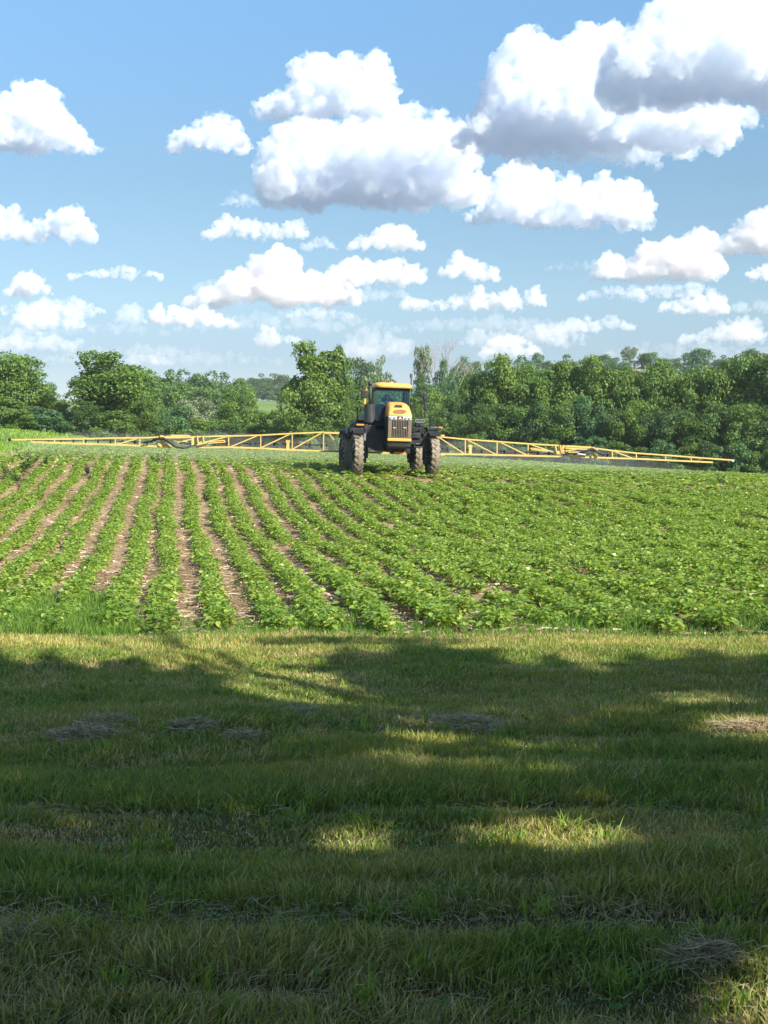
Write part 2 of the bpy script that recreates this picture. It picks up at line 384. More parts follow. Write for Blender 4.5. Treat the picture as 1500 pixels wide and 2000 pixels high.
CL = [
 ([(885,275),(930,215),(960,190),(965,140),(1000,75),(1030,60),(1065,70),(1090,115),(1110,70),(1150,50),(1190,55),(1215,100),(1250,160),(1320,180),(1380,200),(1420,205),(1427,230)], 285, 2600, 'tallest towering white cloud in the upper right with a wide flat grey base', 20),
 ([(1000,310),(1060,300),(1120,300),(1190,280),(1250,262),(1285,262),(1298,300)], 322, 2750, 'low ragged cloud tail under the big upper right cloud', 22),
 ([(1190,120),(1200,60),(1250,30),(1300,5),(1400,-50),(1640,-60),(1700,40)], 190, 2200, 'greyish cloud cut off by the top right corner', 24),
 ([(513,330),(530,280),(560,240),(600,222),(650,235),(700,230),(740,225),(800,262),(850,300),(900,320),(948,345)], 400, 3000, 'broad white cloud in the centre with puffed left shoulder and flat base', 20),
 ([(670,290),(700,250),(760,215),(800,205),(850,213),(900,232),(935,255)], 330, 2900, 'shaded grey puff bridging the central cloud and the tall one', 30),
 ([(493,228),(510,190),(545,180),(560,165),(590,150),(590,105),(620,97),(650,110),(680,100),(700,108),(715,120),(740,98),(760,115),(764,205)], 230, 2700, 'tall lumpy cloud just above the central cloud', 20),
 ([(-90,230),(-60,190),(0,185),(30,180),(45,160),(80,153),(110,170),(120,215),(150,235),(165,260),(187,282)], 290, 2800, 'cone shaped white cloud cut by the left edge', 20),
 ([(333,265),(365,245),(395,235),(420,215),(445,217),(470,235),(485,270),(500,290)], 294, 2900, 'small lone cloud left of the central cloud', 17),
 ([(908,415),(940,400),(965,385),(970,340),(1000,312),(1030,318),(1060,330),(1090,345),(1110,338),(1140,360),(1165,345),(1195,358),(1220,350),(1255,350),(1274,390)], 438, 3400, 'long white cloud below the tall one, with four humps', 18),
 ([(-60,410),(30,405),(60,420),(90,425),(100,405),(140,397),(170,415),(180,440)], 470, 4000, 'flat cloud at the left edge, halfway down the sky', 16),
 ([(397,455),(430,420),(475,418),(490,432),(540,435),(580,425),(598,440)], 466, 4200, 'narrow cloud bar below the central cloud', 15),
 ([(683,475),(715,455),(740,435),(770,432),(800,445),(822,480)], 488, 4400, 'small domed cloud above the tractor cab, upper of the two', 14),
 ([(585,480),(620,462),(650,470),(662,485)], 489, 4500, 'faint puff left of the small domed cloud', 22),
 ([(20,565),(40,525),(65,520),(90,545),(100,570)], 576, 5500, 'small round cloud low at the left edge', 13),
 ([(135,538),(200,525),(250,513),(280,525),(320,535)], 544, 5500, 'thin cloud streak low on the left', 14),
 ([(360,585),(430,550),(465,510),(500,500),(545,482),(580,495),(590,530),(650,525),(680,540),(705,575)], 596, 5600, 'wide low cloud with a bright tower left of the cab', 14),
 ([(640,520),(700,495),(740,510),(790,500),(830,522)], 557, 5600, 'low cloud right above the tractor, lower of the two', 13),
 ([(860,520),(895,495),(930,500),(955,515),(970,530)], 546, 5700, 'small cloud just right of the cab column', 13),
 ([(1150,530),(1190,490),(1240,500),(1260,475),(1310,465),(1370,440),(1390,460),(1405,490),(1412,530)], 546, 5000, 'ramp shaped cloud rising to the right above the tree belt', 14),
 ([(1130,580),(1180,563),(1230,556),(1300,558),(1370,550),(1400,565)], 586, 6500, 'thin grey shelf under the ramp shaped cloud', 20),
 ([(1400,480),(1440,430),(1470,420),(1500,392),(1600,385)], 492, 4300, 'cloud cut by the right edge above the tree belt', 16),
 ([(1458,530),(1480,515),(1520,512),(1560,520)], 548, 5600, 'tiny cloud at the right edge under the cut off one', 13),
 ([(293,620),(305,585),(318,602),(350,595),(400,597),(430,610),(462,625)], 638, 7200, 'low peach tinted cloud left of the leafy pair of trees', 12),
 ([(775,590),(800,570),(820,580),(860,590),(900,570),(940,555),(960,570),(1000,560),(1022,590)], 606, 7000, 'low chain of puffs above the dead tree', 13),
 ([(1026,575),(1045,547),(1062,575)], 598, 7000, 'tiny upright puff at the end of the low chain', 12),
 ([(1288,595),(1340,580),(1380,575),(1400,565),(1420,590)], 613, 7200, 'low cloud on the right above the ridge', 12),
 ([(0,600),(60,580),(110,575),(160,585),(205,605)], 618, 8000, 'hazy low cloud band at the far left', 22),
 ([(-60,660),(40,640),(110,650),(165,665)], 686, 9000, 'pinkish haze cloud right above the left trees', 30),
 ([(225,625),(250,585),(268,600),(290,630)], 632, 8000, 'faint small puff low on the left', 24),
 ([(500,655),(515,630),(540,645),(590,660)], 672, 9000, 'small low puff above the airy green tree', 20),
 ([(640,690),(700,640),(760,650),(800,660)], 700, 9500, 'very faint low cloud bank behind the cab', 45),
 ([(900,665),(940,640),(1000,645),(1060,625),(1150,650)], 676, 9500, 'long pale cloud bank over the right hand trees', 30),
 ([(1160,625),(1190,610),(1220,625),(1240,640)], 642, 8500, 'small pale puff under the thin grey shelf', 22),
 ([(1330,660),(1410,625),(1460,612),(1495,640)], 668, 9000, 'pale low cloud near the right edge over the ridge', 22),
 ([(250,700),(280,688),(320,690),(345,705)], 714, 9500, 'faint cloud behind the wooded hill', 30),
 ([(-80,640),(40,628),(140,622),(260,632),(330,645)], 655, 9300, 'thin veil of cloud low over the left trees', 60),
 ([(340,640),(420,615),(560,605),(690,612),(760,630)], 645, 8800, 'thin veil of cloud under the wide low cloud', 60),
 ([(760,640),(860,618),(990,612),(1090,622),(1180,640)], 648, 9000, 'thin veil of cloud above the long pale bank', 55),
 ([(1180,690),(1260,668),(1400,664),(1560,680)], 702, 9700, 'pale veil of cloud just above the right ridge', 60),
 ([(60,700),(160,676),(300,670),(420,684),(560,700)], 712, 9800, 'pale veil of cloud just above the wooded hill', 60),
 ([(430,400),(455,372),(480,378),(505,385),(515,398)], 402, 3900, 'ragged wisp at the lower left of the central cloud', 40),
 ([(1440,245),(1462,232),(1485,240),(1492,250)], 252, 3300, 'tiny wisp below the cloud in the top right corner', 45),
 ([(380,560),(410,545),(440,552),(470,560)], 572, 6500, 'small wisp left of the bright low tower', 40),
 ([(1060,520),(1120,508),(1180,512),(1210,522)], 530, 6000, 'faint wisp left of the ramp shaped cloud', 60),
 ([(1420,600),(1470,585),(1530,580),(1580,596)], 610, 7600, 'faint puff at the right edge above the pale low cloud', 40),
 ([(20,625),(60,598),(100,590),(140,600),(170,618)], 640, 7400, 'pinkish low cloud with a flat base at the far left', 16),
 ([(935,690),(960,655),(1000,648),(1040,662),(1060,690)], 700, 8200, 'small warm white puff low above the right belt', 18),
 ([(1080,640),(1110,622),(1150,618),(1175,640)], 652, 8000, 'small warm puff above the pale bank on the right', 18),
 ([(560,610),(600,596),(650,600),(690,612)], 622, 7400, 'small flat cloud just under the bright low tower', 18),
 ([(590,575),(640,560),(720,556),(800,566)], 584, 6200, 'grey wisp between the two rows of low clouds above the cab', 45),
]
for i, c in enumerate(CL): cloud(c[0], c[1], c[2], c[3], c[4], seed=100 + i, rough=1.0 if c[2] < 4000 else 1.1)
print('clouds', round(time.time() - T0, 1))
# ------------------------------------------------------------------ trees
def leaves_np(P, Nrm, size, rng, aspect=.62, tilt=.9):
    """rhombic leaf clumps at points P, roughly facing Nrm"""
    n = len(P); r = rng.normal(size=(n, 3)); N = Nrm + r * tilt; N /= np.linalg.norm(N, axis=1, keepdims=True) + 1e-9
    a = np.cross(N, rng.normal(size=(n, 3))); a /= np.linalg.norm(a, axis=1, keepdims=True) + 1e-9
    b = np.cross(N, a); s = (size * rng.uniform(.65, 1.35, n))[:, None]
    V = np.stack([P - a * s * .5, P - b * s * aspect * .5 + N * s * .08, P + a * s * .5, P + b * s * aspect * .5 + N * s * .08], 1)
    return V.reshape(-1, 3), (np.arange(n)[:, None] * 4 + np.arange(4))

def crown_points(seed, n, lobes, spread=(.36, .36, .40), cz=.58, lr=(.09, .19), low=True, hole=0.0, egg=.0):
    rng = np.random.default_rng(seed); C = []; RR = []
    while len(C) < lobes:
        d = rng.normal(size=3); d /= np.linalg.norm(d); q = rng.random() ** (1 / 2.2)
        p = d * q * np.array(spread); p[2] += cz
        if egg: p[:2] *= 1 - egg * (p[2] - .5)
        if p[2] < .07: continue
        if hole and rng.random() < hole and q < .75: continue
        C.append(p); RR.append(rng.uniform(*lr) * (1.1 - .35 * q))
    C = np.array(C); RR = np.array(RR)
    w = RR ** 2; k = rng.choice(len(C), n, p=w / w.sum())
    d = rng.normal(size=(n, 3)); d /= np.linalg.norm(d, axis=1, keepdims=True); d[:, 2] = np.abs(d[:, 2]) * np.where(rng.random(n) < .72, 1, -1)
    # each lobe is itself lumpy: twigs
    tw = 1 + .28 * np.sin(d[:, 0] * 7 + k) * np.sin(d[:, 1] * 6 + k * 1.7) * np.sin(d[:, 2] * 7 + k * .6)
    rad = RR[k] * tw * rng.uniform(.62, 1.08, n)
    P = C[k] + d * rad[:, None] * np.array([1, 1, .8])
    ctr = np.array([0, 0, cz - .1]); out = P - ctr; out /= np.linalg.norm(out, axis=1, keepdims=True)
    N = d * .9 + out * .5 + np.array([0, 0, .25])
    ok = P[:, 2] > .01
    return P[ok], N[ok], C, RR

def limb(mb, a, b, r0, r1, rng, wob=.06, seg=5, n=5):
    a = np.array(a, float); b = np.array(b, float); L = np.linalg.norm(b - a); pts = []
    off = rng.normal(size=3) * wob * L
    for i in range(seg + 1):
        t = i / seg; pts.append(tuple(a + (b - a) * t + off * math.sin(math.pi * t) + rng.normal(size=3) * wob * .18 * L * (0 < i < seg)))
    mb.tube(pts, [r0 + (r1 - r0) * i / seg for i in range(seg + 1)], n); return pts

bark = paint('bark', (.16, .13, .10), .95, dirt=(.07, .055, .04), dirt_amt=1, spec=.1, scale=3)
bark_pale = paint('pale_bark', (.36, .33, .29), .9, dirt=(.16, .14, .12), dirt_amt=1, spec=.1, scale=3)
G = dict(
 mid=foliage('leaf_mid', [(0, (0.070, 0.147, 0.028)), (.5, (0.116, 0.209, 0.037)), (1, (0.186, 0.279, 0.056))], rough=.48, objrand=.16),
 yel=foliage('leaf_yellowish', [(0, (0.085, 0.165, 0.030)), (.5, (0.14, 0.235, 0.042)), (1, (0.21, 0.30, 0.065))], rough=.48, objrand=.14),
 dark=foliage('leaf_dark', [(0, (0.046, 0.105, 0.028)), (.5, (0.078, 0.152, 0.040)), (1, (0.132, 0.217, 0.056))], rough=.5, objrand=.16),
 grey=foliage('leaf_greygreen', [(0, (0.109, 0.155, 0.085)), (.5, (0.155, 0.217, 0.116)), (1, (0.295, 0.341, 0.232))], rough=.5, transl=.2, objrand=.12),
 cool=foliage('leaf_cool', [(0, (0.054, 0.132, 0.054)), (.5, (0.085, 0.186, 0.070)), (1, (0.139, 0.248, 0.093))], rough=.5, objrand=.15),
)
TREE = {}
def variant(key, seed, n, lobes, leaf, trunk=True, **kw):
    rng = np.random.default_rng(seed + 999)
    P, N, C, RR = crown_points(seed, n, lobes, **kw)
    V, f = leaves_np(P, N, leaf, rng)
    cm = mesh_np('crown', V, [f])
    mb = MB(); th = kw.get('cz', .58)
    limb(mb, (0, 0, -.04), (rng.normal() * .03, rng.normal() * .03, th * .9), .026, .012, rng, .05, 6, 7)
    idx = rng.choice(len(C), min(len(C), 16), replace=False)
    for i in idx:
        z0 = rng.uniform(.18, th * .75); e_ = C[i]
        if e_[2] < z0 * .6: continue
        limb(mb, (0, 0, z0), e_, .011, .003, rng, .08, 5, 5)
    TREE[key] = (cm, mb.mesh('trunk', None, True))
LV = .030
for k in range(5): variant(('broad', k), 10 + k, 17000, 52, LV, spread=(.38, .38, .42), cz=.55)
for k in range(3): variant(('full', k), 30 + k, 16000, 52, LV, spread=(.40, .40, .47), cz=.48, lr=(.09, .17))
for k in range(3): variant(('shrub', k), 40 + k, 8000, 28, .05, spread=(.42, .42, .46), cz=.42, lr=(.12, .22))
variant(('airy', 0), 50, 15000, 46, .030, spread=(.36, .34, .45), cz=.52, lr=(.075, .15), egg=.40)
for k in range(2): variant(('tuft', k), 60 + k, 3600, 13, .032, spread=(.28, .28, .17), cz=.80, lr=(.09, .15))
for k in range(2): variant(('sparse', k), 70 + k, 2600, 22, .034, spread=(.38, .38, .34), cz=.64, lr=(.06, .12))
for k in range(3): variant(('far', k), 80 + k, 4200, 26, .045, spread=(.38, .38, .46), cz=.47, lr=(.12, .2))

_tm = {}
def crown_mesh(key, col):
    if (key, col) not in _tm:
        me = TREE[key][0].copy(); me.materials.clear(); me.materials.append(G[col]); _tm[(key, col)] = me
    return _tm[(key, col)]
def trunk_mesh(key, m):
    if (key, m.name) not in _tm:
        me = TREE[key][1].copy(); me.materials.clear(); me.materials.append(m); _tm[(key, m.name)] = me
    return _tm[(key, m.name)]

_trnd = random.Random(5)
def tree(px, top, wpx, D, kind, col, label, name='tree', cat='tree', group=None, bk=None, sink=.0):
    x = (px - 750) / F * D; g = Hs(x, D) - .1
    p = at(px, top, D); h = (p.z - g) / (.95 if kind[0] != 'shrub' else .92); wd = wpx * D / F
    r = empty(name, (x, D, g), _trnd.uniform(0, 6.28)); tag(r, label, cat, group)
    r.scale = (1, 1, 1)
    s = wd / .76 if kind[0] not in ('tuft', 'sparse') else wd / .66
    c = obj('crown', crown_mesh(kind, col), None, r); c.scale = (s, s, h)
    t = obj('trunk', trunk_mesh(kind, bk or bark), None, r); t.scale = (s * .8, s * .8, h)
    return r

# the left group
tree(12, 681, 150, 152, ('broad', 0), 'mid', 'tall rounded green tree cut by the left edge of the picture', 'broadleaf_tree')
tree(-62, 700, 150, 156, ('broad', 3), 'mid', 'tree beyond the left edge beside the tall rounded one', 'broadleaf_tree')
tree(80, 738, 84, 156, ('full', 0), 'yel', 'green tree sloping down to the right beside the tall one at the left edge', 'broadleaf_tree')
tree(120, 788, 58, 150, ('full', 1), 'yel', 'low yellowish tree filling the dip left of the big round maple like tree', 'broadleaf_tree')
tree(22, 772, 90, 146, ('shrub', 0), 'mid', 'bushy shrub at the far left behind the grass bank', 'shrub', 'shrub')
tree(92, 790, 80, 144, ('shrub', 1), 'cool', 'dark green shrub at the foot of the left trees, second from the left edge', 'shrub', 'shrub')
tree(52, 800, 70, 143, ('shrub', 2), 'mid', 'low shrub between the two shrubs at the left edge', 'shrub', 'shrub')
tree(218, 690, 176, 150, ('broad', 1), 'mid', 'big round broad crowned tree standing alone on the left', 'broadleaf_tree')
tree(176, 785, 80, 146, ('full', 2), 'dark', 'dark lower growth at the left foot of the big round tree', 'shrub', 'shrub')
tree(268, 780, 80, 147, ('full', 1), 'mid', 'leafy lower growth at the right foot of the big round tree', 'shrub', 'shrub')
tree(222, 800, 80, 144, ('shrub', 0), 'yel', 'bright shrub directly under the big round tree', 'shrub', 'shrub')
tree(312, 805, 55, 165, ('shrub', 1), 'dark', 'dark shrub in the gap right of the big round tree', 'shrub', 'shrub')
tree(340, 790, 70, 185, ('shrub', 2), 'cool', 'rounded bush above the left boom hinge', 'shrub', 'shrub')
tree(378, 772, 84, 195, ('full', 0), 'grey', 'silvery grey green tree in the hollow left of centre', 'broadleaf_tree')
tree(428, 778, 70, 200, ('full', 2), 'grey', 'second silvery grey tree, right of the first', 'broadleaf_tree')
tree(400, 812, 80, 175, ('shrub', 0), 'mid', 'round green bush in front of the silvery trees', 'shrub', 'shrub')
tree(468, 764, 92, 178, ('full', 1), 'yel', 'yellow green tree right of the silvery trees', 'broadleaf_tree')
tree(450, 822, 76, 165, ('shrub', 1), 'dark', 'dark bush at the foot of the yellow green tree', 'shrub', 'shrub')
tree(525, 800, 84, 168, ('shrub', 2), 'mid', 'bush below the distant meadow', 'shrub', 'shrub')
tree(508, 822, 60, 160, ('shrub', 0), 'mid', 'low bush left of the bush below the meadow', 'shrub', 'shrub')
tree(560, 815, 70, 158, ('shrub', 1), 'yel', 'low bush at the left foot of the airy two topped tree', 'shrub', 'shrub')
# the airy two topped tree
tree(618, 668, 150, 150, ('airy', 0), 'yel', 'airy tall tree with two tops and a bare curved limb left of the tractor', 'broadleaf_tree', bk=bark_pale)
tree(664, 674, 60, 152, ('airy', 0), 'mid', 'slim tall treetop standing against the airy two topped tree', 'broadleaf_tree')
tree(655, 775, 100, 150, ('full', 2), 'mid', 'lower leafy growth behind the left mirror of the tractor', 'broadleaf_tree')
tree(596, 800, 70, 148, ('shrub', 2), 'mid', 'shrub at the base of the airy tree', 'shrub', 'shrub')
# centre, behind the tractor
tree(706, 712, 66, 265, ('broad', 2), 'dark', 'dark rounded tree behind the left side of the cab roof', 'broadleaf_tree')
tree(742, 698, 58, 258, ('sparse', 0), 'grey', 'thin see through grey tree just left above the cab', 'broadleaf_tree')
tree(745, 728, 90, 235, ('full', 0), 'mid', 'green tree right behind the cab roof', 'broadleaf_tree')
tree(715, 765, 90, 185, ('full', 1), 'mid', 'green tree behind the exhaust pipe', 'broadleaf_tree')
tree(792, 742, 46, 300, ('far', 0), 'cool', 'low far tree line bump right of the cab roof', 'broadleaf_tree')
tree(826, 684, 36, 262, ('tuft', 0), 'grey', 'tall slim tree with a tufted top left of the dead tree', 'broadleaf_tree', bk=bark_pale)
tree(868, 704, 50, 252, ('full', 2), 'cool', 'blue green leafy tree growing around the dead tree', 'broadleaf_tree')
tree(832, 735, 60, 250, ('full', 1), 'dark', 'dark tree under the tufted one', 'broadleaf_tree')
tree(850, 755, 80, 190, ('full', 0), 'yel', 'yellow green tree right of the cab, behind the right mirrors', 'broadleaf_tree')
tree(790, 775, 90, 180, ('full', 2), 'mid', 'green tree directly behind the cab', 'broadleaf_tree')
tree(905, 716, 60, 270, ('broad', 4), 'cool', 'rounded tree right of the dead tree', 'broadleaf_tree')
tree(892, 700, 40, 330, ('far', 1), 'dark', 'small dark treetop just right of the dead tree', 'broadleaf_tree')
tree(885, 775, 70, 170, ('full', 1), 'dark', 'dark tree behind the right boom start', 'broadleaf_tree')
tree(748, 815, 110, 158, ('shrub', 1), 'dark', 'shrub behind the engine hood', 'shrub', 'shrub')
tree(850, 812, 70, 156, ('shrub', 0), 'mid', 'shrub behind the right hand ladder', 'shrub', 'shrub')
tree(690, 815, 70, 156, ('shrub', 2), 'mid', 'shrub behind the left wheels', 'shrub', 'shrub')
# the belt on the right: front row
belt = [(938, 716, 78, 'mid'), (986, 699, 92, 'yel'), (1032, 716, 84, 'mid'), (1076, 703, 92, 'mid'), (1118, 720, 84, 'yel'), (1156, 698, 104, 'yel'), (1200, 716, 92, 'mid'), (1244, 719, 92, 'yel'),
        (1288, 726, 90, 'mid'), (1330, 722, 96, 'mid'), (1374, 704, 100, 'yel'), (1420, 704, 96, 'mid'), (1464, 698, 104, 'mid'), (1512, 704, 110, 'dark'), (1568, 700, 116, 'mid')]
ORD = ['first', 'second', 'third', 'fourth', 'fifth', 'sixth', 'seventh', 'eighth', 'ninth', 'tenth', 'eleventh', 'twelfth', 'thirteenth', 'fourteenth', 'fifteenth', 'sixteenth', 'seventeenth', 'eighteenth']
CN = dict(mid='green', yel='yellow green', dark='dark green', grey='grey green', cool='blue green')
GR = 'trees of the belt along the right side of the field'
for i, (px, tp, wd, c) in enumerate(belt):
    D = 158 - 13 * (px - 930) / 600
    tree(px, tp, wd * 1.2, D, (('broad', 'full')[i % 2], i % 3 if i % 2 else (i // 2) % 5), c, CN[c] + ' tree, ' + ORD[i] + ' from the left in the front row of the right belt', 'broadleaf_tree', group=GR)
low = [(918, 800, 60, 'mid'), (955, 790, 76, 'dark'), (1005, 800, 80, 'mid'), (1052, 780, 84, 'dark'), (1100, 798, 84, 'mid'), (1142, 776, 84, 'cool'), (1190, 800, 84, 'dark'), (1236, 785, 84, 'mid'), (1282, 800, 84, 'dark'),
       (1326, 790, 88, 'dark'), (1372, 806, 88, 'mid'), (1415, 790, 88, 'dark'), (1460, 800, 92, 'mid'), (1508, 796, 92, 'dark'), (1560, 800, 92, 'mid')]
for i, (px, tp, wd, c) in enumerate(low):
    D = 152 - 13 * (px - 930) / 600
    tree(px, tp, wd * 1.15, D, ('full', i % 3) if i % 2 else ('broad', i % 5), c, CN[c] + ' low tree, ' + ORD[i] + ' from the left at the foot of the right belt', 'broadleaf_tree', group='lower growth at the foot of the right hand belt')
for i, px in enumerate(range(925, 1590, 47)):
    D = 147 - 13 * (px - 930) / 600
    tree(px, 846 + 14 * (px - 930) / 600 + (i * 7 % 5) * 4, 62, D, ('shrub', i % 3), ('mid', 'dark', 'cool')[i % 3], 'field edge shrub, ' + ORD[i] + ' from the left under the right hand belt', 'shrub', 'shrub', 'shrubs on the field edge under the right hand belt')
# behind the belt, on the rising ground
for i, (px, tp, wd) in enumerate([(960, 730, 90), (1050, 728, 96), (1130, 730, 96), (1215, 732, 96), (1300, 735, 96), (1390, 730, 96), (1480, 728, 96)]):
    tree(px, tp, wd, 200, ('full', i % 3), ('mid', 'yel')[i % 2], 'tree in the second row of the right hand belt, ' + ORD[i] + ' from the left', 'broadleaf_tree', group=GR)
ridge = [(940, 696, 50, 'far', 'dark'), (980, 683, 34, 'sparse', 'grey'), (1010, 700, 40, 'far', 'dark'), (1038, 680, 48, 'far', 'cool'), (1072, 697, 40, 'far', 'dark'), (1104, 689, 40, 'far', 'dark'), (1150, 695, 44, 'far', 'dark'), (1184, 685, 44, 'far', 'cool'),
         (1210, 695, 40, 'far', 'dark'), (1228, 678, 34, 'tuft', 'grey'), (1264, 680, 50, 'far', 'dark'), (1290, 696, 46, 'far', 'cool'), (1316, 693, 44, 'far', 'dark'), (1356, 671, 58, 'far', 'cool'), (1398, 690, 46, 'far', 'dark'), (1436, 693, 40, 'far', 'cool'), (1472, 673, 54, 'far', 'dark'), (1512, 686, 54, 'far', 'dark')]
for i, (px, tp, wd, kd, c) in enumerate(ridge):
    tree(px, tp + 3, wd * 1.15, 470 + (i * 37 % 5) * 12, (kd, i % 3 if kd == 'far' else i % 2), c, 'far ' + CN[c] + ' tree, ' + ORD[i] + ' from the left on the skyline ridge', 'broadleaf_tree', group='trees on the far ridge at the right')
# wooded hill left of centre
hill = [(292, 734, 40), (318, 731, 44), (345, 727, 46), (372, 728, 44), (400, 731, 44), (428, 731, 46), (456, 738, 44), (300, 756, 48), (336, 752, 50), (374, 752, 52), (412, 754, 50), (450, 758, 46), (476, 752, 34)]
for i, (px, tp, wd) in enumerate(hill):
    tree(px, tp - 6, wd * 1.9, 350 if i < 7 else 300, ('far', i % 3), ('mid', 'cool', 'dark')[i % 3] if i < 7 else 'mid', ('tree on top of the wooded hill left of centre, ' if i < 7 else 'tree on the near slope of the wooded hill, ') + ORD[i if i < 7 else i - 7] + ' from the left', 'broadleaf_tree', group='trees on the wooded hill')
for i, (px, tp, wd) in enumerate([(484, 744, 24), (500, 734, 34), (524, 729, 38), (548, 728, 36), (570, 735, 30), (640, 742, 60), (700, 738, 50)]):
    tree(px, tp, wd * 1.5, 700, ('far', i % 3), 'dark', 'dark distant tree at the top of the far meadow, ' + ORD[i] + ' from the left', 'broadleaf_tree', group='trees at the top of the far meadow')
for i, (px, tp, wd) in enumerate([(770, 748, 50), (830, 745, 60), (880, 735, 60), (930, 730, 60)]):
    tree(px, tp, wd, 420, ('far', i % 3), ('mid', 'dark')[i % 2], 'hazy mid distance tree behind the dead tree group, ' + ORD[i] + ' from the left', 'broadleaf_tree', group='hazy trees behind the dead tree')

for i, (px, wd) in enumerate([(486, 30), (505, 34), (528, 36), (552, 34), (574, 30), (632, 34), (652, 34), (690, 40)]):
    tree(px, 752, wd, 690, ('shrub', i % 3), 'dark', 'dark hedge bush under the trees of the far meadow, ' + ORD[i] + ' from the left', 'shrub', 'shrub', 'hedge bushes on the far meadow')
tree(1247, 722, 70, 440, ('far', 1), 'cool', 'ridge tree right in front of the brick house', 'broadleaf_tree')
tree(1249, 728, 90, 215, ('full', 0), 'yel', 'yellow green tree below the brick house', 'broadleaf_tree')
# dead tree
def dead_tree(px, top, D):
    x = (px - 750) / F * D; g = Hs(x, D); h = at(px, top, D).z - g
    r = empty('dead_tree', (x, D, g)); tag(r, 'bare leafless dead tree against the sky right of the cab', 'tree')
    rng = random.Random(8); tk = MB(); br = MB()
    def grow(mb, p, d, L, rad, lev):
        pts = [p]; q = Vector(p); dd = Vector(d)
        for i in range(4):
            dd = (dd + Vector((rng.gauss(0, .13), rng.gauss(0, .13), rng.gauss(.03, .07)))).normalized(); q = q + dd * L / 4; pts.append(q.copy())
        mb.tube(pts, [rad * (1 - .13 * i) for i in range(5)], 5)
        if lev == 0: return
        for k in range(3 if lev > 1 else 2):
            i = rng.choice((2, 3, 4)); a = rng.uniform(0, 6.28); s_ = rng.uniform(.35, .75)
            nd = (dd + Vector((math.cos(a), math.sin(a) * .6, .25)) * s_).normalized()
            grow(br, pts[i], nd, L * rng.uniform(.55, .8), rad * .55, lev - 1)
    for a, l in ((-.30, .9), (-.05, 1), (.22, .85), (.42, .75)):
        grow(tk, Vector((a * 2.2, 0, h * .42)), Vector((a, rng.uniform(-.1, .1), 1)).normalized(), h * .34 * l, .15, 4)
    tk.tube([(0, 0, -.2), (0, 0, h * .15), (-.1, 0, h * .45)], [.35, .3, .2], 8)
    dm = paint('dead_wood', (.36, .30, .27), .9, spec=.1)
    tk.build('trunk', dm, r, True); br.build('branch', dm, r, True)
dead_tree(862, 684, 255)
# brick house on the ridge, mostly hidden by trees
def house():
    D = 452; px = 1249; x = (px - 750) / F * D; zr = at(px, 721, D).z
    r = empty('house', (x, D, Hs(x, D))); tag(r, 'house with pale roof and two red brick chimneys almost hidden in the ridge trees', 'house')
    g = Hs(x, D); zt = zr - g
    wl = MB(); wl.box((0, 0, (zt - 1.2) / 2), (4.2, 4, zt - 1.2)); wl.build('wall', paint('brick', (.33, .14, .10), .9, dirt=(.2, .1, .08)), r)
    rf = MB(); rf.loft([[(-2.3, -2.3, zt - 1.3), (-2.3, 2.3, zt - 1.3), (-2.3, 0, zt)], [(2.3, -2.3, zt - 1.3), (2.3, 2.3, zt - 1.3), (2.3, 0, zt)]])
    rr = rf.build('roof', paint('pale_roof', (.20, .18, .16), .8), r)
    for s_ in (-1.5, 1.45):
        c = MB(); c.box((s_, 0, zt + .25), (.42, .5, 1.6)); c.box((s_, 0, zt + 1.1), (.5, .58, .14)); c.build('chimney', bpy.data.materials['brick'], rr)
house()
def utility_pole(px, top, D, label):
    x = (px - 750) / F * D; g = Hs(x, D); h = at(px, top, D).z - g
    m = MB(); m.tube([(0, 0, -.2), (0, 0, h)], [.22, .16], 8); m.cyl((.0, 0, h - .5), .32, 1.0, 'Z', 10)
    o = m.build('utility_pole', paint('pole_wood', (.09, .075, .065), .9)); o.location = (x, D, g); tag(o, label, 'pole')
utility_pole(803, 730, 330, 'dark stub of a pole sticking up right of the cab roof')
print('trees', round(time.time() - T0, 1))
# ------------------------------------------------------------------ lawn grass (stuff)
def vnoise(x, y, s, seed):
    rng = np.random.default_rng(seed); T = rng.random((256, 256))
    u = x / s + 100.3; v = y / s + 50.7; i = np.floor(u).astype(int); j = np.floor(v).astype(int); fu = sm(u - i); fv = sm(v - j)
    g = lambda a, b: T[a % 256, b % 256]
    return (g(i, j) * (1 - fu) + g(i + 1, j) * fu) * (1 - fv) + (g(i, j + 1) * (1 - fu) + g(i + 1, j + 1) * fu) * fv

def blades(x, y, h, wd, rng, lean=.45, dirx=None, z0=None):
    n = len(x); z = (H(x, y) if z0 is None else z0) - .004
    az = rng.uniform(0, 2 * np.pi, n); L = lean * rng.random(n) ** 1.0 * h * 1.6
    dx = np.cos(az) * L; dy = np.sin(az) * L
    if dirx is not None: dx += dirx[0]; dy += dirx[1]
    fa = rng.uniform(0, 2 * np.pi, n); wx = np.cos(fa) * wd / 2; wy = np.sin(fa) * wd / 2
    hh = np.sqrt(np.maximum(h ** 2 - .35 * (dx ** 2 + dy ** 2), (h * .3) ** 2))
    B = np.stack([x, y, z], 1); M = B + np.stack([dx * .32, dy * .32, hh * .62], 1); Tp = B + np.stack([dx, dy, hh], 1)
    Wd = np.stack([wx, wy, 0 * wx], 1)
    V = np.stack([B - Wd, B + Wd, M + Wd * .8, M - Wd * .8, Tp], 1).reshape(-1, 3)
    i = np.arange(n)[:, None] * 5
    return V, i + np.array([0, 1, 2, 3]), i + np.array([3, 2, 4])

def y_of_row(py):                         # distance of lawn seen at photo row py
    return ground_at(750, py).y
ROWS = {p: y_of_row(p) for p in (1260, 1330, 1400, 1430, 1500, 1540, 1580, 1640, 1680, 1720, 1760, 1800, 1850, 1900, 1960)}

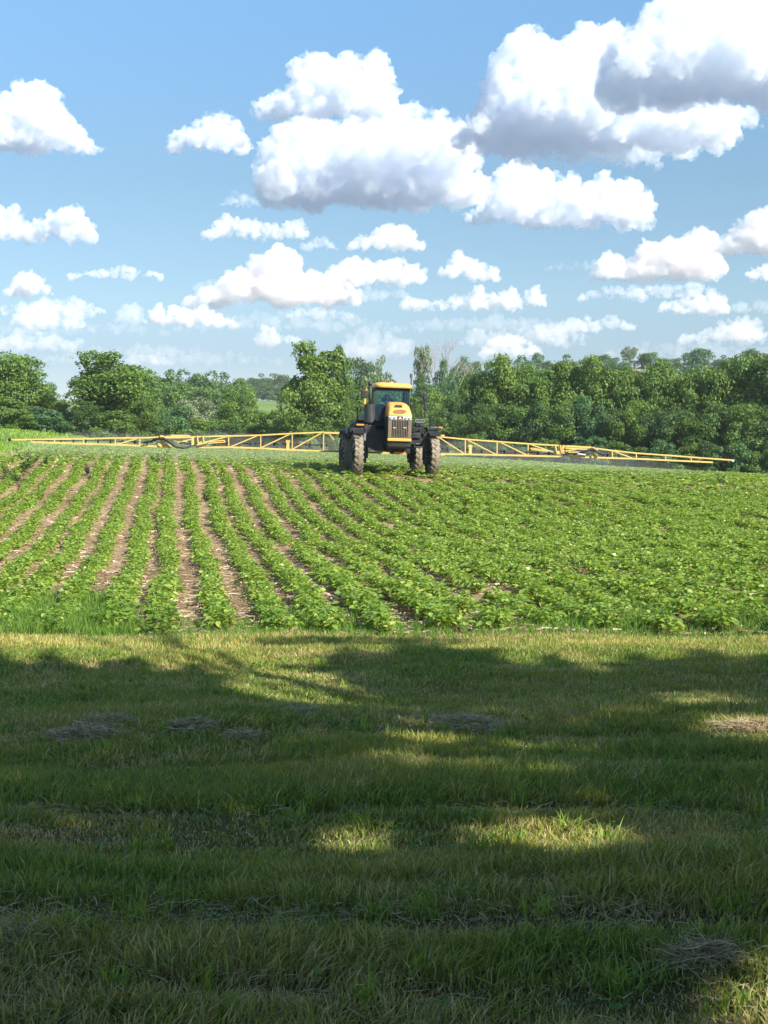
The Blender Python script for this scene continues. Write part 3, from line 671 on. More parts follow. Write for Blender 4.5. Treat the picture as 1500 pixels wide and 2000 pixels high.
def lush(x, y):
    """0 = short and dry, 1 = tall and green; bands left by the mower run across the view"""
    yy = y + .25 * (vnoise(x, y, 2.2, 3) - .5) + .06 * x * (vnoise(x, y, 6, 9) - .5)
    v = -.02 + .42 * vnoise(x, yy, .9, 11) + .62 * vnoise(x, y * 1.3, .22, 12) + .22 * vnoise(x, y, .08, 13)
    for pr, sg, a in ((1525, .045, .75), (1560, .035, .6), (1725, .030, 1.0), (1765, .02, .6), (1860, .03, .5), (1920, .02, .35), (1400, .05, .3), (1290, .05, .4), (1470, .03, .4)):
        c = y_of_row_fast(pr); v += a * np.exp(-((yy - c) / (c * sg)) ** 2)
    for pr, sg, a in ((1805, .02, .8), (1640, .05, .5), (1970, .04, .35), (1590, .014, .6), (1495, .012, .4), (1435, .02, .35)):
        c = y_of_row_fast(pr); v -= a * np.exp(-((yy - c) / (c * sg)) ** 2)
    return np.clip(v, 0.02, 1.25)
_rp = np.array(sorted(ROWS)); _ry = np.array([ROWS[p] for p in _rp])
def y_of_row_fast(p): return float(np.interp(p, _rp, _ry))

rng = np.random.default_rng(1)
def scatter(y0, y1, dens, margin):
    area_w = lambda y: .30 * y + margin
    n = int(dens * (y1 - y0) * 2 * area_w((y0 + y1) / 2)); y = rng.uniform(y0, y1, n); x = rng.uniform(-1, 1, n) * area_w(y)
    m = int(.42 * dens * (y1 - y0) * 2 * 3.2); y2 = rng.uniform(y0, y1, m); x2 = rng.choice([-1, 1], m) * (area_w(y2) + rng.uniform(0, 3.2, m))   # thinner beyond the sides
    return np.concatenate([x, x2]), np.concatenate([y, y2])
LX = []; 
for y0, y1, dn, mg in ((1.2, 2.6, 3500, 1.2), (2.6, 5.0, 9500, .8), (5.0, 7.5, 7500, 1.0), (7.5, 11, 5200, 1.2), (11, 15, 3600, 1.5), (15, 18.55, 2900, 2)):
    x, y = scatter(y0, y1, dn, mg); LX.append((x, y))
gx = np.concatenate([a for a, b in LX]); gy = np.concatenate([b for a, b in LX])
lu = lush(gx, gy)
keep = rng.random(len(gx)) < np.clip(.45 + .75 * lu, 0, 1); gx, gy, lu = gx[keep], gy[keep], lu[keep]
edge = np.clip((gy - 17.4) / .8, 0, 1)
hgt = (.022 + .064 * lu) * rng.uniform(.55, 1.35, len(gx)) * (1 + .25 * edge)
wid = (.0034 + .0005 * gy) * np.where(np.abs(gx) > .30 * gy + 1.6, 1.6, 1.0) * rng.uniform(.7, 1.3, len(gx))
# combed by the mower: a gentle common lean
cmx = hgt * (.9 * (vnoise(gx, gy, .11, 21) - .45) + .35 * (vnoise(gx, gy, .9, 23) - .4)); cmy = hgt * .9 * (vnoise(gx, gy, .10, 22) - .5)
dry = rng.random(len(gx)) < np.clip(.50 - .50 * lu + .45 * sm((vnoise(gx, gy * 1.6, .8, 31) - .5) / .2) + .35 * edge, .07, .92)

def grass_mat(name, a, b_, c, patch=None, tr=.35):
    return foliage(name, [(0, a), (.5, b_), (1, c)], patch=patch, transl=tr, rough=.55, spec=.3, patch_scale=.8)
green_m = grass_mat('grass_green', (.075, .125, .024), (.185, .26, .045), (.36, .44, .095), patch=(.34, .33, .075))
dry_m = grass_mat('grass_straw', (.24, .19, .08), (.48, .39, .17), (.70, .60, .31), tr=.35)
for nm, k, m, lab in (('grass', ~dry, green_m, 'short green mown grass of the lawn'), ('dry_grass', dry, dry_m, 'dry straw coloured blades among the mown grass')):
    V, q, t = blades(gx[k], gy[k], hgt[k], wid[k], rng, .85, (cmx[k], cmy[k]))
    o = obj(nm, mesh_np(nm, V, [q, t], m)); tag(o, lab, 'grass', kind='stuff')
print('blades', len(gx), round(time.time() - T0, 1))
# coarse distant grass on the bank behind the left end of the field
n = 26000; x = rng.uniform(-60, -15, n); y = rng.uniform(60, 150, n); k = x < field_xl(y) + .4; x, y = x[k], y[k]
V, q, t = blades(x, y, rng.uniform(.12, .3, len(x)), rng.uniform(.05, .1, len(x)), rng, .5)
o = obj('bank_grass', mesh_np('bank_grass', V, [q, t], grass_mat('grass_bank', (.15, .27, .035), (.22, .36, .05), (.30, .42, .08)))); tag(o, 'bright green grass on the bank behind the left end of the field', 'grass', kind='stuff')

# loose clippings lying in the mower tracks (stuff) and a few raked up piles (things)
def straws(x, y, z, L, wd, rng, tilt=.25):
    n = len(x); a = rng.uniform(0, np.pi, n); d = np.stack([np.cos(a), np.sin(a) * .8, rng.normal(0, tilt, n)], 1) * (L / 2)[:, None]
    s = np.stack([-np.sin(a), np.cos(a), rng.normal(0, .6, n)], 1) * (wd / 2)[:, None]; c = np.stack([x, y, z], 1)
    bend = np.stack([rng.normal(0, .12, n) * L, rng.normal(0, .12, n) * L, rng.uniform(0, .12, n) * L], 1)
    V = np.stack([c - d - s, c - d + s, c + bend + s, c + bend - s, c + d + s * .6, c + d - s * .6], 1).reshape(-1, 3)
    i = np.arange(n)[:, None] * 6
    return V, np.concatenate([i + np.array([0, 1, 2, 3]), i + np.array([3, 2, 4, 5])])
hay_m = foliage('clippings', [(0, (.22, .16, .09)), (.5, (.42, .33, .20)), (1, (.64, .53, .34))], transl=.15, rough=.7, spec=.15)
xs = []; ys = []
for pr, sg, dn in ((1800, .05, 3000), (1640, .10, 1500), (1960, .05, 1200), (1430, .06, 2200), (1340, .05, 900), (1560, .1, 1200)):
    c = y_of_row_fast(pr); n = int(dn); y = rng.normal(c, c * sg, n); x = rng.uniform(-1, 1, n) * (.3 * c + 1.0); k = (y > 2.6) & (y < 19.3) & (vnoise(x, y, .8, 41) > .38); xs.append(x[k]); ys.append(y[k])
x = np.concatenate(xs); y = np.concatenate(ys)
V, f = straws(x, y, H(x, y) + rng.uniform(.01, .045, len(x)), rng.uniform(.03, .12, len(x)), .0008 + .00026 * y, rng)
o = obj('grass_clippings', mesh_np('grass_clippings', V, [f], hay_m)); tag(o, 'dry loose clippings lying along the mower tracks', 'clippings', kind='stuff')
def pile(px, py, wpx, hpx, ang, label, n=900):
    n = int(n * 1.15)
    p = ground_at(px, py); s = p.y / F; a = wpx / 2 * s; rng = np.random.default_rng(int(px + py))
    dep = min(a * .9, .35); u = rng.normal(0, .5, n); v = rng.normal(0, .5, n); xl = u * a; yl = v * dep + math.tan(ang) * xl * 1.0
    zl = np.maximum(0, .34 * hpx * s * np.exp(-(u ** 2 + v ** 2) * 2) * rng.random(n) ** .5 * (.4 + 1.1 * vnoise(xl + 9, yl + 9, .12, 51))) + .03
    V, f = straws(xl, yl, H(p.x + xl, p.y + yl) - p.z + zl, rng.uniform(.05, .18, n), .0012 + .00030 * p.y + 0 * xl, rng, .3)
    o = obj('clippings_pile', mesh_np('clippings_pile', V, [f], hay_m)); o.location = p
    tag(o, label, 'clippings pile', 'raked up piles of dry clippings on the lawn')
pile(150, 1447, 130, 26, .3, 'long low pile of dry clippings at the near end of the left streak', 1300)
pile(205, 1422, 110, 28, .1, 'pile of dry clippings at the far end of the left streak', 1200)
pile(375, 1430, 90, 24, 0, 'small round pile of clippings right of the left streak', 900)
pile(475, 1452, 56, 12, 0, 'tiny flat pile of clippings between the left and middle piles', 400)
pile(585, 1398, 90, 18, 0, 'flat pile of clippings below the brightest sunlit patch', 700)
pile(905, 1422, 170, 32, -.1, 'largest pile of clippings, at the middle right of the lawn', 1900)
pile(1462, 1428, 120, 18, .1, 'sunlit pile of straw coloured clippings at the right edge', 1000)
pile(1375, 1905, 150, 60, .1, 'heap of dry grass near the bottom right corner', 600)
pile(40, 1860, 170, 40, .1, 'grey heap of dry grass near the bottom left corner', 600)

# ------------------------------------------------------------------ soybean crop
def soy_variant(seed, k_tri=9, lsize=.075, spread=.17, hgt=.26, simple=False):
    rng = np.random.default_rng(seed); P = []; Q = []; S = []; nV = 0; st = []
    for j in range(k_tri):
        az = rng.uniform(0, 2 * np.pi); t = (j + .5) / k_tri; z0 = hgt * (.18 + .6 * t) * rng.uniform(.8, 1.1)
        out = spread * (1.0 - .45 * t) * rng.uniform(.45, 1.25); z1 = z0 + hgt * .28 * rng.uniform(.4, 1.2)
        d = np.array([math.cos(az), math.sin(az), 0]); e_ = np.array([0, 0, z1]) + d * out; b0 = np.array([0, 0, z0 * .7])
        st.append((b0, e_))
        sz = lsize * rng.uniform(.75, 1.3) * (1.1 - .25 * t)
        droop = rng.uniform(-.55, .35)
        for da, ln in ((0, 1.12), (1.75, .95), (-1.75, .95)):
            a = az + da + rng.normal(0, .2); f = np.array([math.cos(a), math.sin(a), droop * .8 + rng.normal(0, .22)]); f /= np.linalg.norm(f)
            s_ = np.cross(f, [0, 0, 1]); s_ /= np.linalg.norm(s_) + 1e-9; roll = rng.normal(0, .35); up = np.cross(s_, f); s2 = s_ * math.cos(roll) + up * math.sin(roll); up = np.cross(s2, f)
            L = sz * ln; W = L * .40; o_ = e_ + f * (.012 if da else .02)
            fold = .25 * W
            P += [o_, o_ + f * L * .32 + s2 * W + up * fold, o_ + f * L * .72 + s2 * W * .72 + up * fold * .6 - np.array([0, 0, .05 * L]), o_ + f * L * 1.02 - np.array([0, 0, .12 * L]),
                  o_ + f * L * .72 - s2 * W * .72 + up * fold * .6 - np.array([0, 0, .05 * L]), o_ + f * L * .32 - s2 * W + up * fold]
            Q += [(nV, nV + 1, nV + 2, nV + 3), (nV, nV + 3, nV + 4, nV + 5)]; nV += 6
    if not simple:
        for a, b in st:
            w_ = np.array([.0022, .001, 0]); P += [a - w_, a + w_, b + w_ * .6, b - w_ * .6]; Q.append((nV, nV + 1, nV + 2, nV + 3)); nV += 4
    return np.array(P), np.array(Q)
SOY = [soy_variant(200 + k, 11, .072, .155, .24) for k in range(14)]
SOYF = [soy_variant(300 + k, 4, .155, .19, .24, True) for k in range(8)]
soy_m = foliage('soybean_leaf', [(0, (.08, .165, .022)), (.3, (.165, .285, .035)), (.65, (.255, .375, .05)), (.9, (.35, .45, .08)), (1, (.50, .50, .15))], transl=.38, rough=.42, spec=.45, patch=(.24, .35, .055), patch_scale=.25, tr_tint=(1.3, 1.2, .45))
prow = (-UY, UX)                                       # unit vector across the rows (pointing left)
NX, NY = UY, -UX                                       # across the rows, to the right
base = np.array([-3.06, 25.0])
def place(VAR, px_, py_, rot, scl, rng, sclz=None):
    Vs = []; Fs = []; n = 0; kk = rng.integers(0, len(VAR), len(px_)); zz = H(px_, py_)
    sclz = scl if sclz is None else sclz
    for v, (P, Q) in enumerate(VAR):
        i = np.where(kk == v)[0]
        if not len(i): continue
        c, s_ = np.cos(rot[i])[:, None], np.sin(rot[i])[:, None]; m = len(P)
        X = (P[:, 0] * c - P[:, 1] * s_) * scl[i, None] + px_[i, None]; Y = (P[:, 0] * s_ + P[:, 1] * c) * scl[i, None] + py_[i, None]; Z = P[:, 2] * sclz[i, None] + zz[i, None]
        Vs.append(np.stack([X, Y, Z], -1).reshape(-1, 3)); Fs.append((Q[None] + (np.arange(len(i)) * m)[:, None, None] + n).reshape(-1, Q.shape[1])); n += m * len(i)
    return np.concatenate(Vs), np.concatenate(Fs)
rng = np.random.default_rng(7)
sp = []
for r in range(-70, 110):
    # a long line of plants; small wander of the planter
    t = np.arange(-12, 135, .105); t = t + rng.uniform(-.04, .04, len(t)); wob = .06 * np.sin(t * .23 + .5) + .04 * np.sin(t * .6 + r) + .05 * math.sin(r * 2.1) + .09 * (vnoise(t, t * 0 + r * 3.3, 1.4, 64) - .5)
    x = base[0] + NX * (r * .762 + wob) + UX * t + rng.normal(0, .045, len(t)); y = base[1] + NY * (r * .762 + wob) + UY * t
    sp.append(np.stack([x, y, np.full(len(t), r)], 1))
sp = np.concatenate(sp); x, y = sp[:, 0], sp[:, 1]
inside = (y > Y_EDGE + .25 + 1.1 * vnoise(x, y * 0, .7, 61)) & (y < 149) & (x > field_xl(y)) & (np.abs(x) < .30 * y + 3.5)
# a few gaps; sparser at the ragged near-left end
gap = vnoise(x, y, .45, 62) < .17
inside &= ~gap
sp = sp[inside]; x, y = sp[:, 0], sp[:, 1]
nearm = y < 58
xn, yn = x[nearm], y[nearm]; sc_n = rng.uniform(.55, 1.15, len(xn)) * (.88 + .42 * vnoise(xn, yn, 1.6, 63) + .20 * sm((xn + 3) / 6))
order = np.argsort(yn + np.abs(xn) * .12 + 30 * (np.abs(xn) > .27 * yn + .3)); n300 = order[:300]; rest = order[300:]
rot = rng.uniform(0, 6.28, len(xn))
V, f = place(SOY, xn[rest], yn[rest], rot[rest], sc_n[rest], rng)
xf, yf = x[~nearm], y[~nearm]
kf = rng.random(len(xf)) < np.where(yf < 80, .62, .40); xf, yf = xf[kf], yf[kf]
V2, f2 = place(SOYF, xf, yf, rng.uniform(0, 6.28, len(xf)), rng.uniform(.60, 1.05, len(xf)) * (1 + .15 * sm((yf - 75) / 30) + .22 * sm((xf + 4) / 8)), rng, rng.uniform(.55, .95, len(xf)))
o = obj('soybean_crop', mesh_np('soybean_crop', np.concatenate([V, V2]), [np.concatenate([f, f2 + len(V)])], soy_m)); tag(o, 'rows of young green soybean plants filling the field', 'soybean crop', kind='stuff')
SM = [mesh_np('soybean_plant', P, [Q], soy_m) for P, Q in SOY]
for i in n300:
    p = bpy.data.objects.new('soybean_plant', SM[rng.integers(0, 14)]); COL.objects.link(p); px_, py_ = float(xn[i]), float(yn[i])
    p.location = (px_, py_, Hs(px_, py_)); p.rotation_euler = (0, 0, float(rot[i])); p.scale = (float(sc_n[i]),) * 3
    tag(p, 'young leafy soybean plant in the front end of a crop row beside the lawn', 'soybean plant', 'soybean plants along the near edge of the field')
print('soy', len(xn), len(xf), len(V), round(time.time() - T0, 1))
# crop residue between the rows
n = 60000; y = Y_EDGE + .7 + 52 * rng.random(n) ** 1.5; x = rng.uniform(-1, 1, n) * (.3 * y + 2)
V, f = straws(x, y, H(x, y) + rng.uniform(.006, .03, n), rng.uniform(.05, .24, n), rng.uniform(.007, .02, n), rng, .08)
res_m = foliage('residue', [(0, (.16, .10, .06)), (.35, (.36, .26, .16)), (.75, (.56, .44, .29)), (1, (.72, .62, .47))], transl=.08, rough=.8, spec=.15)
o = obj('crop_residue', mesh_np('crop_residue', V, [f], res_m)); tag(o, 'dry straw coloured stalk residue between the crop rows', 'crop residue', kind='stuff')
# taller rank grass and weeds where lawn meets field
def rank(px0, px1, py0, py1, n, h, wv, seed):
    rng = np.random.default_rng(seed); P = []
    k = 0
    y = rng.uniform(ground_at(750, py1).y, ground_at(750, py0).y, n); pxs = rng.uniform(px0, px1, n); x = (pxs - 750) / F * y
    # in tufts
    cx = x[rng.integers(0, n, n)] + rng.normal(0, .06, n); cy = y + 0; sel = rng.random(n) < .6; tx = np.round(x / .22) * .22 + rng.normal(0, .035, n); ty = np.round(y / .25) * .25 + rng.normal(0, .04, n)
    x = np.where(sel, tx, x); y = np.where(sel, ty, y)
    return x, y, h * rng.uniform(.4, 1.2, n), wv * rng.uniform(.6, 1.3, n)
A = [rank(-60, 260, 1170, 1250, 9000, .24, .011, 1), rank(150, 1560, 1222, 1268, 24000, .11, .009, 2), rank(1080, 1300, 1175, 1238, 3000, .2, .01, 3), rank(560, 700, 1205, 1240, 1000, .2, .01, 4), rank(1420, 1560, 1180, 1238, 1800, .2, .01, 5)]
x, y, h_, w_ = [np.concatenate([a[i] for a in A]) for i in range(4)]
V, q, t = blades(x, y, h_, w_, rng, .45)
o = obj('edge_grass', mesh_np('edge_grass', V, [q, t], grass_mat('grass_edge', (.08, .17, .025), (.13, .25, .035), (.2, .32, .06)))); tag(o, 'rank bright green grass where the lawn meets the crop', 'grass', kind='stuff')
# coarser tufts and broadleaf weeds the mower missed
rng = np.random.default_rng(77); nt_ = 420; ty = 3 + 15 * rng.random(nt_) ** .8; tx = rng.uniform(-1, 1, nt_) * (.3 * ty + 1)
k = rng.integers(0, nt_, 15000); x = tx[k] + rng.normal(0, .035, 15000); y = ty[k] + rng.normal(0, .035, 15000)
V, q, t = blades(x, y, rng.uniform(.05, .13, 15000), (.004 + .0005 * y) * rng.uniform(.8, 1.5, 15000), rng, .9)
o = obj('grass_tufts', mesh_np('grass_tufts', V, [q, t], grass_mat('grass_tuft', (.12, .20, .035), (.21, .32, .05), (.34, .42, .08)))); tag(o, 'coarse brighter tufts scattered through the mown lawn', 'grass', kind='stuff')
nt_ = 500; ty = 3 + 15 * rng.random(nt_) ** .8; tx = rng.uniform(-1, 1, nt_) * (.3 * ty + 1); k = rng.integers(0, nt_, 6500)
P = np.stack([tx[k] + rng.normal(0, .045, 6500), ty[k] + rng.normal(0, .045, 6500), np.zeros(6500)], 1); P[:, 2] = H(P[:, 0], P[:, 1]) + rng.uniform(.02, .06, 6500)
V, f = leaves_np(P, np.tile([0, 0, 1.], (6500, 1)), .028, rng, .75, .45)
o = obj('clover', mesh_np('clover', V, [f], foliage('clover_leaf', [(0, (.06, .14, .03)), (1, (.15, .26, .06))]))); tag(o, 'small round leaved clover growing through the lawn', 'clover', kind='stuff')
# seed-topped straw at the sunny border
n = 22000; y = rng.uniform(17.2, 18.45, n); x = rng.uniform(-1, 1, n) * (.3 * y + 2)
V, q, t = blades(x, y, rng.uniform(.04, .12, n), np.full(n, .009), rng, .4)
o = obj('border_straw', mesh_np('border_straw', V, [q, t], grass_mat('grass_border', (.38, .34, .09), (.52, .46, .14), (.64, .56, .24), tr=.35))); tag(o, 'sunlit yellow tipped grass along the far edge of the lawn', 'grass', kind='stuff')

# ------------------------------------------------------------------ tall dark weeds standing out of the crop
weed_m = foliage('weed_leaf', [(0, (.022, .055, .022)), (.6, (.04, .09, .035)), (1, (.07, .13, .05))], transl=.25, rough=.5)
def weed(px, py, hpx, label, seed, wide=1.0):
    D = None; p = ground_at(px, py)
    rng = np.random.default_rng(seed); hm = hpx * p.y / F
    m = MB(); 
    nst = rng.integers(2, 5); tips = []
    for _ in range(nst):
        tx, ty = rng.normal(0, .10 * wide, 2) * hm * 2; tp = (tx, ty, hm * rng.uniform(.75, 1)); m.tube([(tx * .15, ty * .15, 0), (tx * .6, ty * .6, tp[2] * .5), tp], [.008, .006, .003], 4); tips.append(tp)
    st = m.build('stem', weed_m)
    n = 130; k = rng.integers(0, nst, n); t = rng.uniform(.15, 1.02, n); T = np.array(tips)[k]
    P = np.stack([T[:, 0] * (.15 + .85 * t), T[:, 1] * (.15 + .85 * t), T[:, 2] * t], 1); az = rng.uniform(0, 6.28, n); out = np.stack([np.cos(az), np.sin(az), rng.uniform(.1, .9, n)], 1)
    L = hm * .26 * (1.15 - .6 * t); s_ = np.cross(out, [0, 0, 1.]); s_ /= np.linalg.norm(s_, axis=1)[:, None]; W = (L * .16)[:, None]
    V = np.stack([P, P + out * L[:, None] * .5 + s_ * W, P + out * L[:, None] - np.array([0, 0, .15]) * L[:, None], P + out * L[:, None] * .5 - s_ * W], 1).reshape(-1, 3)
    r = empty('weed', (p.x, p.y, p.z)); tag(r, label, 'weed', 'tall dark weeds standing out of the crop')
    st.parent = r; obj('foliage', mesh_np('foliage', V, [np.arange(n)[:, None] * 4 + np.arange(4)], weed_m), None, r)
for i, a in enumerate([(15, 936, 30, 'dark bushy weed nearest the left edge of the picture'), (52, 925, 46, 'widest of the dark weeds, in the clump at the left edge', 2.2), (40, 948, 40, 'dark weed in front of the clump at the left edge', 1.8), (88, 912, 22, 'small weed right of the clump at the left edge'),
        (170, 930, 28, 'lone dark weed in the left part of the crop, under the outer boom'), (308, 908, 30, 'dark weed below the left boom hinge', 1.6), (404, 982, 26, 'weed standing in a row left of centre, midway down the field', 1.5),
        (797, 988, 18, 'low dark weed in the crop in front of the tractor', 2.2), (1218, 1008, 18, 'dark weed in the crop right of centre', 1.5), (1407, 950, 26, 'pair of bright weeds on the crest under the right boom tip', 1.6), (1451, 1022, 24, 'thin weed in the crop near the right edge')]):
    weed(a[0], a[1], a[2], a[3], 400 + i, a[4] if len(a) > 4 else 1.0)
print('veg', round(time.time() - T0, 1))
# ------------------------------------------------------------------ the yard trees behind the camera that shade the lawn
_bx = [-400, 0, 120, 300, 430, 470, 560, 640, 760, 860, 940, 1060, 1150, 1250, 1330, 1500, 1900]
_by = [1290, 1296, 1302, 1312, 1330, 1345, 1318, 1300, 1278, 1270, 1298, 1305, 1318, 1300, 1290, 1298, 1296]
PATCH = [(560, 1350, 105, 22, 1), (640, 1372, 70, 13, 1), (500, 1335, 60, 14, .9), (700, 1330, 60, 10, .5), (830, 1436, 78, 16, 1), (900, 1500, 180, 30, .62), (1060, 1470, 90, 14, .5), (1100, 1648, 115, 24, 1), (1000, 1632, 110, 18, .95),
         (930, 1600, 90, 20, .6), (690, 1642, 85, 20, 1), (1450, 1430, 85, 16, .95), (1380, 1462, 60, 12, .4), (1330, 1372, 70, 10, .55), (1470, 1965, 110, 70, 1), (1160, 1600, 60, 14, .5), (880, 1552, 60, 12, .6), (1250, 1700, 60, 10, .3), (300, 1480, 70, 8, .25), (1480, 1580, 50, 14, .4)]
def open_prob(px, py):
    pr = np.where(py < np.interp(px, _bx, _by) + 10 * np.sin(px * .045) + 8 * np.sin(px * .11 + 1) + 6 * np.sin(px * .27), 1.0, 0.0)
    st = np.exp(-((py - 1262) / 9) ** 2) * np.exp(-((px - 690) / 210) ** 4)
    pr = np.where((py < np.interp(px, _bx, _by)) & (st > .35), .45, pr)
    for cx, cy, rx, ry, p in PATCH:
        d = ((px - cx) / rx / 1.25) ** 2 + ((py - cy) / ry / 1.75) ** 2; pr = np.maximum(pr, p * np.clip((1.25 - d) / .5, 0, 1))
    dap = (.5 + .5 * np.sin(px * .021 + 2 * np.sin(py * .03)) * np.sin(py * .075 + px * .006)) * np.clip((py - 1340) / 60, 0, 1) * np.clip((1760 - py) / 80, 0, 1)
    pr = np.maximum(pr, .55 * dap ** 2)
    return pr
CROWNS = [((4.5, 6.5, 11.5), (7.5, 6.5, 5.0)), ((14.5, 3.0, 10.5), (8.5, 8.0, 6.0)), ((8.0, -8.0, 9.0), (8.5, 8.0, 5.5)), ((21.0, 9.0, 10.5), (6.5, 6.0, 5.0)), ((9.5, -2.5, 8.2), (7.0, 6.0, 4.2))]
TR = [((9.3, 3.0), 'leafy yard tree overhanging the lawn behind the camera, its crown nearest the field'), ((14.8, 1.0), 'broad yard tree to the right of the camera'), ((7.4, -8.6), 'yard tree standing behind the camera'), ((21.5, 8.0), 'yard tree farthest to the right of the lawn'), ((10.6, -3.6), 'low crowned yard tree just behind and right of the camera')]
yard_m = foliage('leaf_yard', [(0, (.08, .15, .04)), (1, (.14, .22, .06))], transl=.42)
sun_dx, sun_dy, sun_dz = SD
for ci, ((c, rad), (tp, lab)) in enumerate(zip(CROWNS, TR)):
    rng = np.random.default_rng(900 + ci); c = np.array(c); rad = np.array(rad); nl = 130
    d = rng.normal(size=(nl, 3)); d /= np.linalg.norm(d, axis=1)[:, None]; L = c + d * (rng.random(nl) ** (1 / 2.6))[:, None] * rad
    n = 56000; k = rng.integers(0, nl, n); dd = rng.normal(size=(n, 3)); dd /= np.linalg.norm(dd, axis=1)[:, None]
    P = L[k] + dd * (rng.uniform(.5, 1.5, n) * 1.0)[:, None]
    # where does the shadow of this leaf land?
    gz = np.full(n, .2)
    for _ in range(4):
        t = (P[:, 2] - gz) / sun_dz; gx_, gy_ = P[:, 0] - sun_dx * t, P[:, 1] - sun_dy * t; gz = H(gx_, gy_)
    gpx, gpy = proj(np.stack([gx_, gy_, gz], 1)); vis = gy_ > 2.2
    pr = np.where(vis, open_prob(gpx, gpy), 0)
    keep = rng.random(n) < np.clip(-np.log(np.clip(pr, 1e-6, 1)) / 3.2, 0, 1)
    # never hang into the view
    ppx, ppy = proj(P); inv = (P[:, 1] > .5) & (ppx > -500) & (ppx < 2000) & (ppy > -350)
    keep &= ~inv & (gy_ < 19.0 + 30 * (gx_ > 9))
    P = P[keep]; N = dd[keep] + np.array([0, 0, .6])
    V, f = leaves_np(P, N, .27, rng, .62, .8)
    r = empty('yard_tree', (tp[0], tp[1], Hs(*tp))); tag(r, lab, 'tree'); org = np.array(r.location)
    obj('crown', mesh_np('crown', V - org, [f], yard_m), None, r)
    mb = MB(); top = c - org; limb(mb, (0, 0, -.2), (top[0] * .5, top[1] * .5, top[2] - 1), .32, .12, rng, .03, 6, 9)
    for i in rng.choice(nl, 12, replace=False):
        q = L[i]; qx, qy = proj(q[None]); 
        if q[1] > .5 and -500 < qx[0] < 2000 and qy[0] > -350: continue
        limb(mb, (0, 0, top[2] * .45) if False else (top[0] * .25, top[1] * .25, top[2] * .5), q - org, .09, .02, rng, .06, 5, 5)
    mb.build('trunk', bark, r, True)
print('yard', round(time.time() - T0, 1))
# ------------------------------------------------------------------ the self propelled sprayer
SD0 = 62.0; SX = (769 - 750) / F * SD0; SZ = Hs(SX, SD0) - .02
HEAD = math.atan(415 / F)
spr = empty('crop_sprayer', (SX, SD0, SZ)); spr.rotation_euler = (0, R(1.9), HEAD)
tag(spr, 'yellow and black high clearance crop sprayer with wide folding booms driving towards the lawn', 'crop sprayer')
SM_ = Matrix.Rotation(HEAD, 3, 'Z') @ Matrix.Rotation(R(1.9), 3, 'Y')
def S(px, py, yl):
    """local x, z of the point of plane y = yl seen at photo pixel (px, py)"""
    d = at(px, py, 10) - Vector((0, 0, CAMZ)); O = Vector((SX, SD0, SZ))
    A = Matrix(((SM_[0][0], SM_[0][2], -d.x), (SM_[1][0], SM_[1][2], -d.y), (SM_[2][0], SM_[2][2], -d.z)))
    b = Vector((0, 0, CAMZ)) - O - SM_ @ Vector((0, yl, 0)); s = A.inverted() @ b
    return s[0], s[1]
def C(cx, cy, yl):
    x, z = S(640 + cx / 6.25, 730 + cy / 6.25, yl); return Vector((x, yl, z))
def SB(px, py, yl=5.6):
    x, z = S(px, py, yl); return Vector((x, yl, z))
yel = paint('machine_yellow', (.78, .38, .075), .38, dirt=(.50, .33, .12), dirt_amt=.55, scale=2.5, coat=.2)
boomy = paint('boom_yellow', (.62, .42, .11), .5, dirt=(.36, .26, .11), dirt_amt=.6, scale=1.5)
blk = paint('machine_black', (.011, .012, .016), .42, dirt=(.06, .055, .05), dirt_amt=.3, scale=3)
dgr = paint('machine_dark_grey', (.028, .029, .036), .45, dirt=(.09, .08, .07), dirt_amt=.35, scale=4)
steel = paint('bare_steel', (.45, .45, .46), .35, metal=.9)
wht = paint('lamp_white', (.52, .53, .55), .25)
lampg = paint('lamp_glass', (.25, .28, .32), .08)
brown = paint('hood_mesh', (.22, .10, .03), .7)
grl = paint('grille_dust', (.17, .125, .09), .7, dirt=(.10, .08, .06), dirt_amt=.8, scale=5)
rub = paint('tyre_rubber', (.028, .028, .030), .75, dirt=(.13, .11, .085), dirt_amt=.5, scale=3)
mud = paint('tyre_mud', (.30, .25, .18), .9, dirt=(.10, .08, .06), dirt_amt=.9, scale=6, spec=.15)
orange = paint('marker_orange', (.75, .25, .05), .4)
hose_m = paint('hose_black', (.015, .015, .016), .5)
def glass_mat(name, tint, refl=.12):
    m, n, b, o = nmat(name); n.nodes.remove(b)
    t = n.nodes.new('ShaderNodeBsdfTransparent'); t.inputs[0].default_value = (*tint, 1)
    g = n.nodes.new('ShaderNodeBsdfGlossy'); g.inputs['Roughness'].default_value = .04; g.inputs[0].default_value = (.9, .95, 1, 1)
    fr = n.nodes.new('ShaderNodeFresnel'); fr.inputs[0].default_value = 1.5
    ad = n.nodes.new('ShaderNodeMath'); ad.operation = 'ADD'; ad.inputs[1].default_value = refl; n.links.new(fr.outputs[0], ad.inputs[0])
    ms = n.nodes.new('ShaderNodeMixShader'); n.links.new(ad.outputs[0], ms.inputs[0]); n.links.new(t.outputs[0], ms.inputs[1]); n.links.new(g.outputs[0], ms.inputs[2])
    n.links.new(ms.outputs[0], o.inputs[0]); return m
glass = glass_mat('cab_glass', (.80, .90, .93), .0)

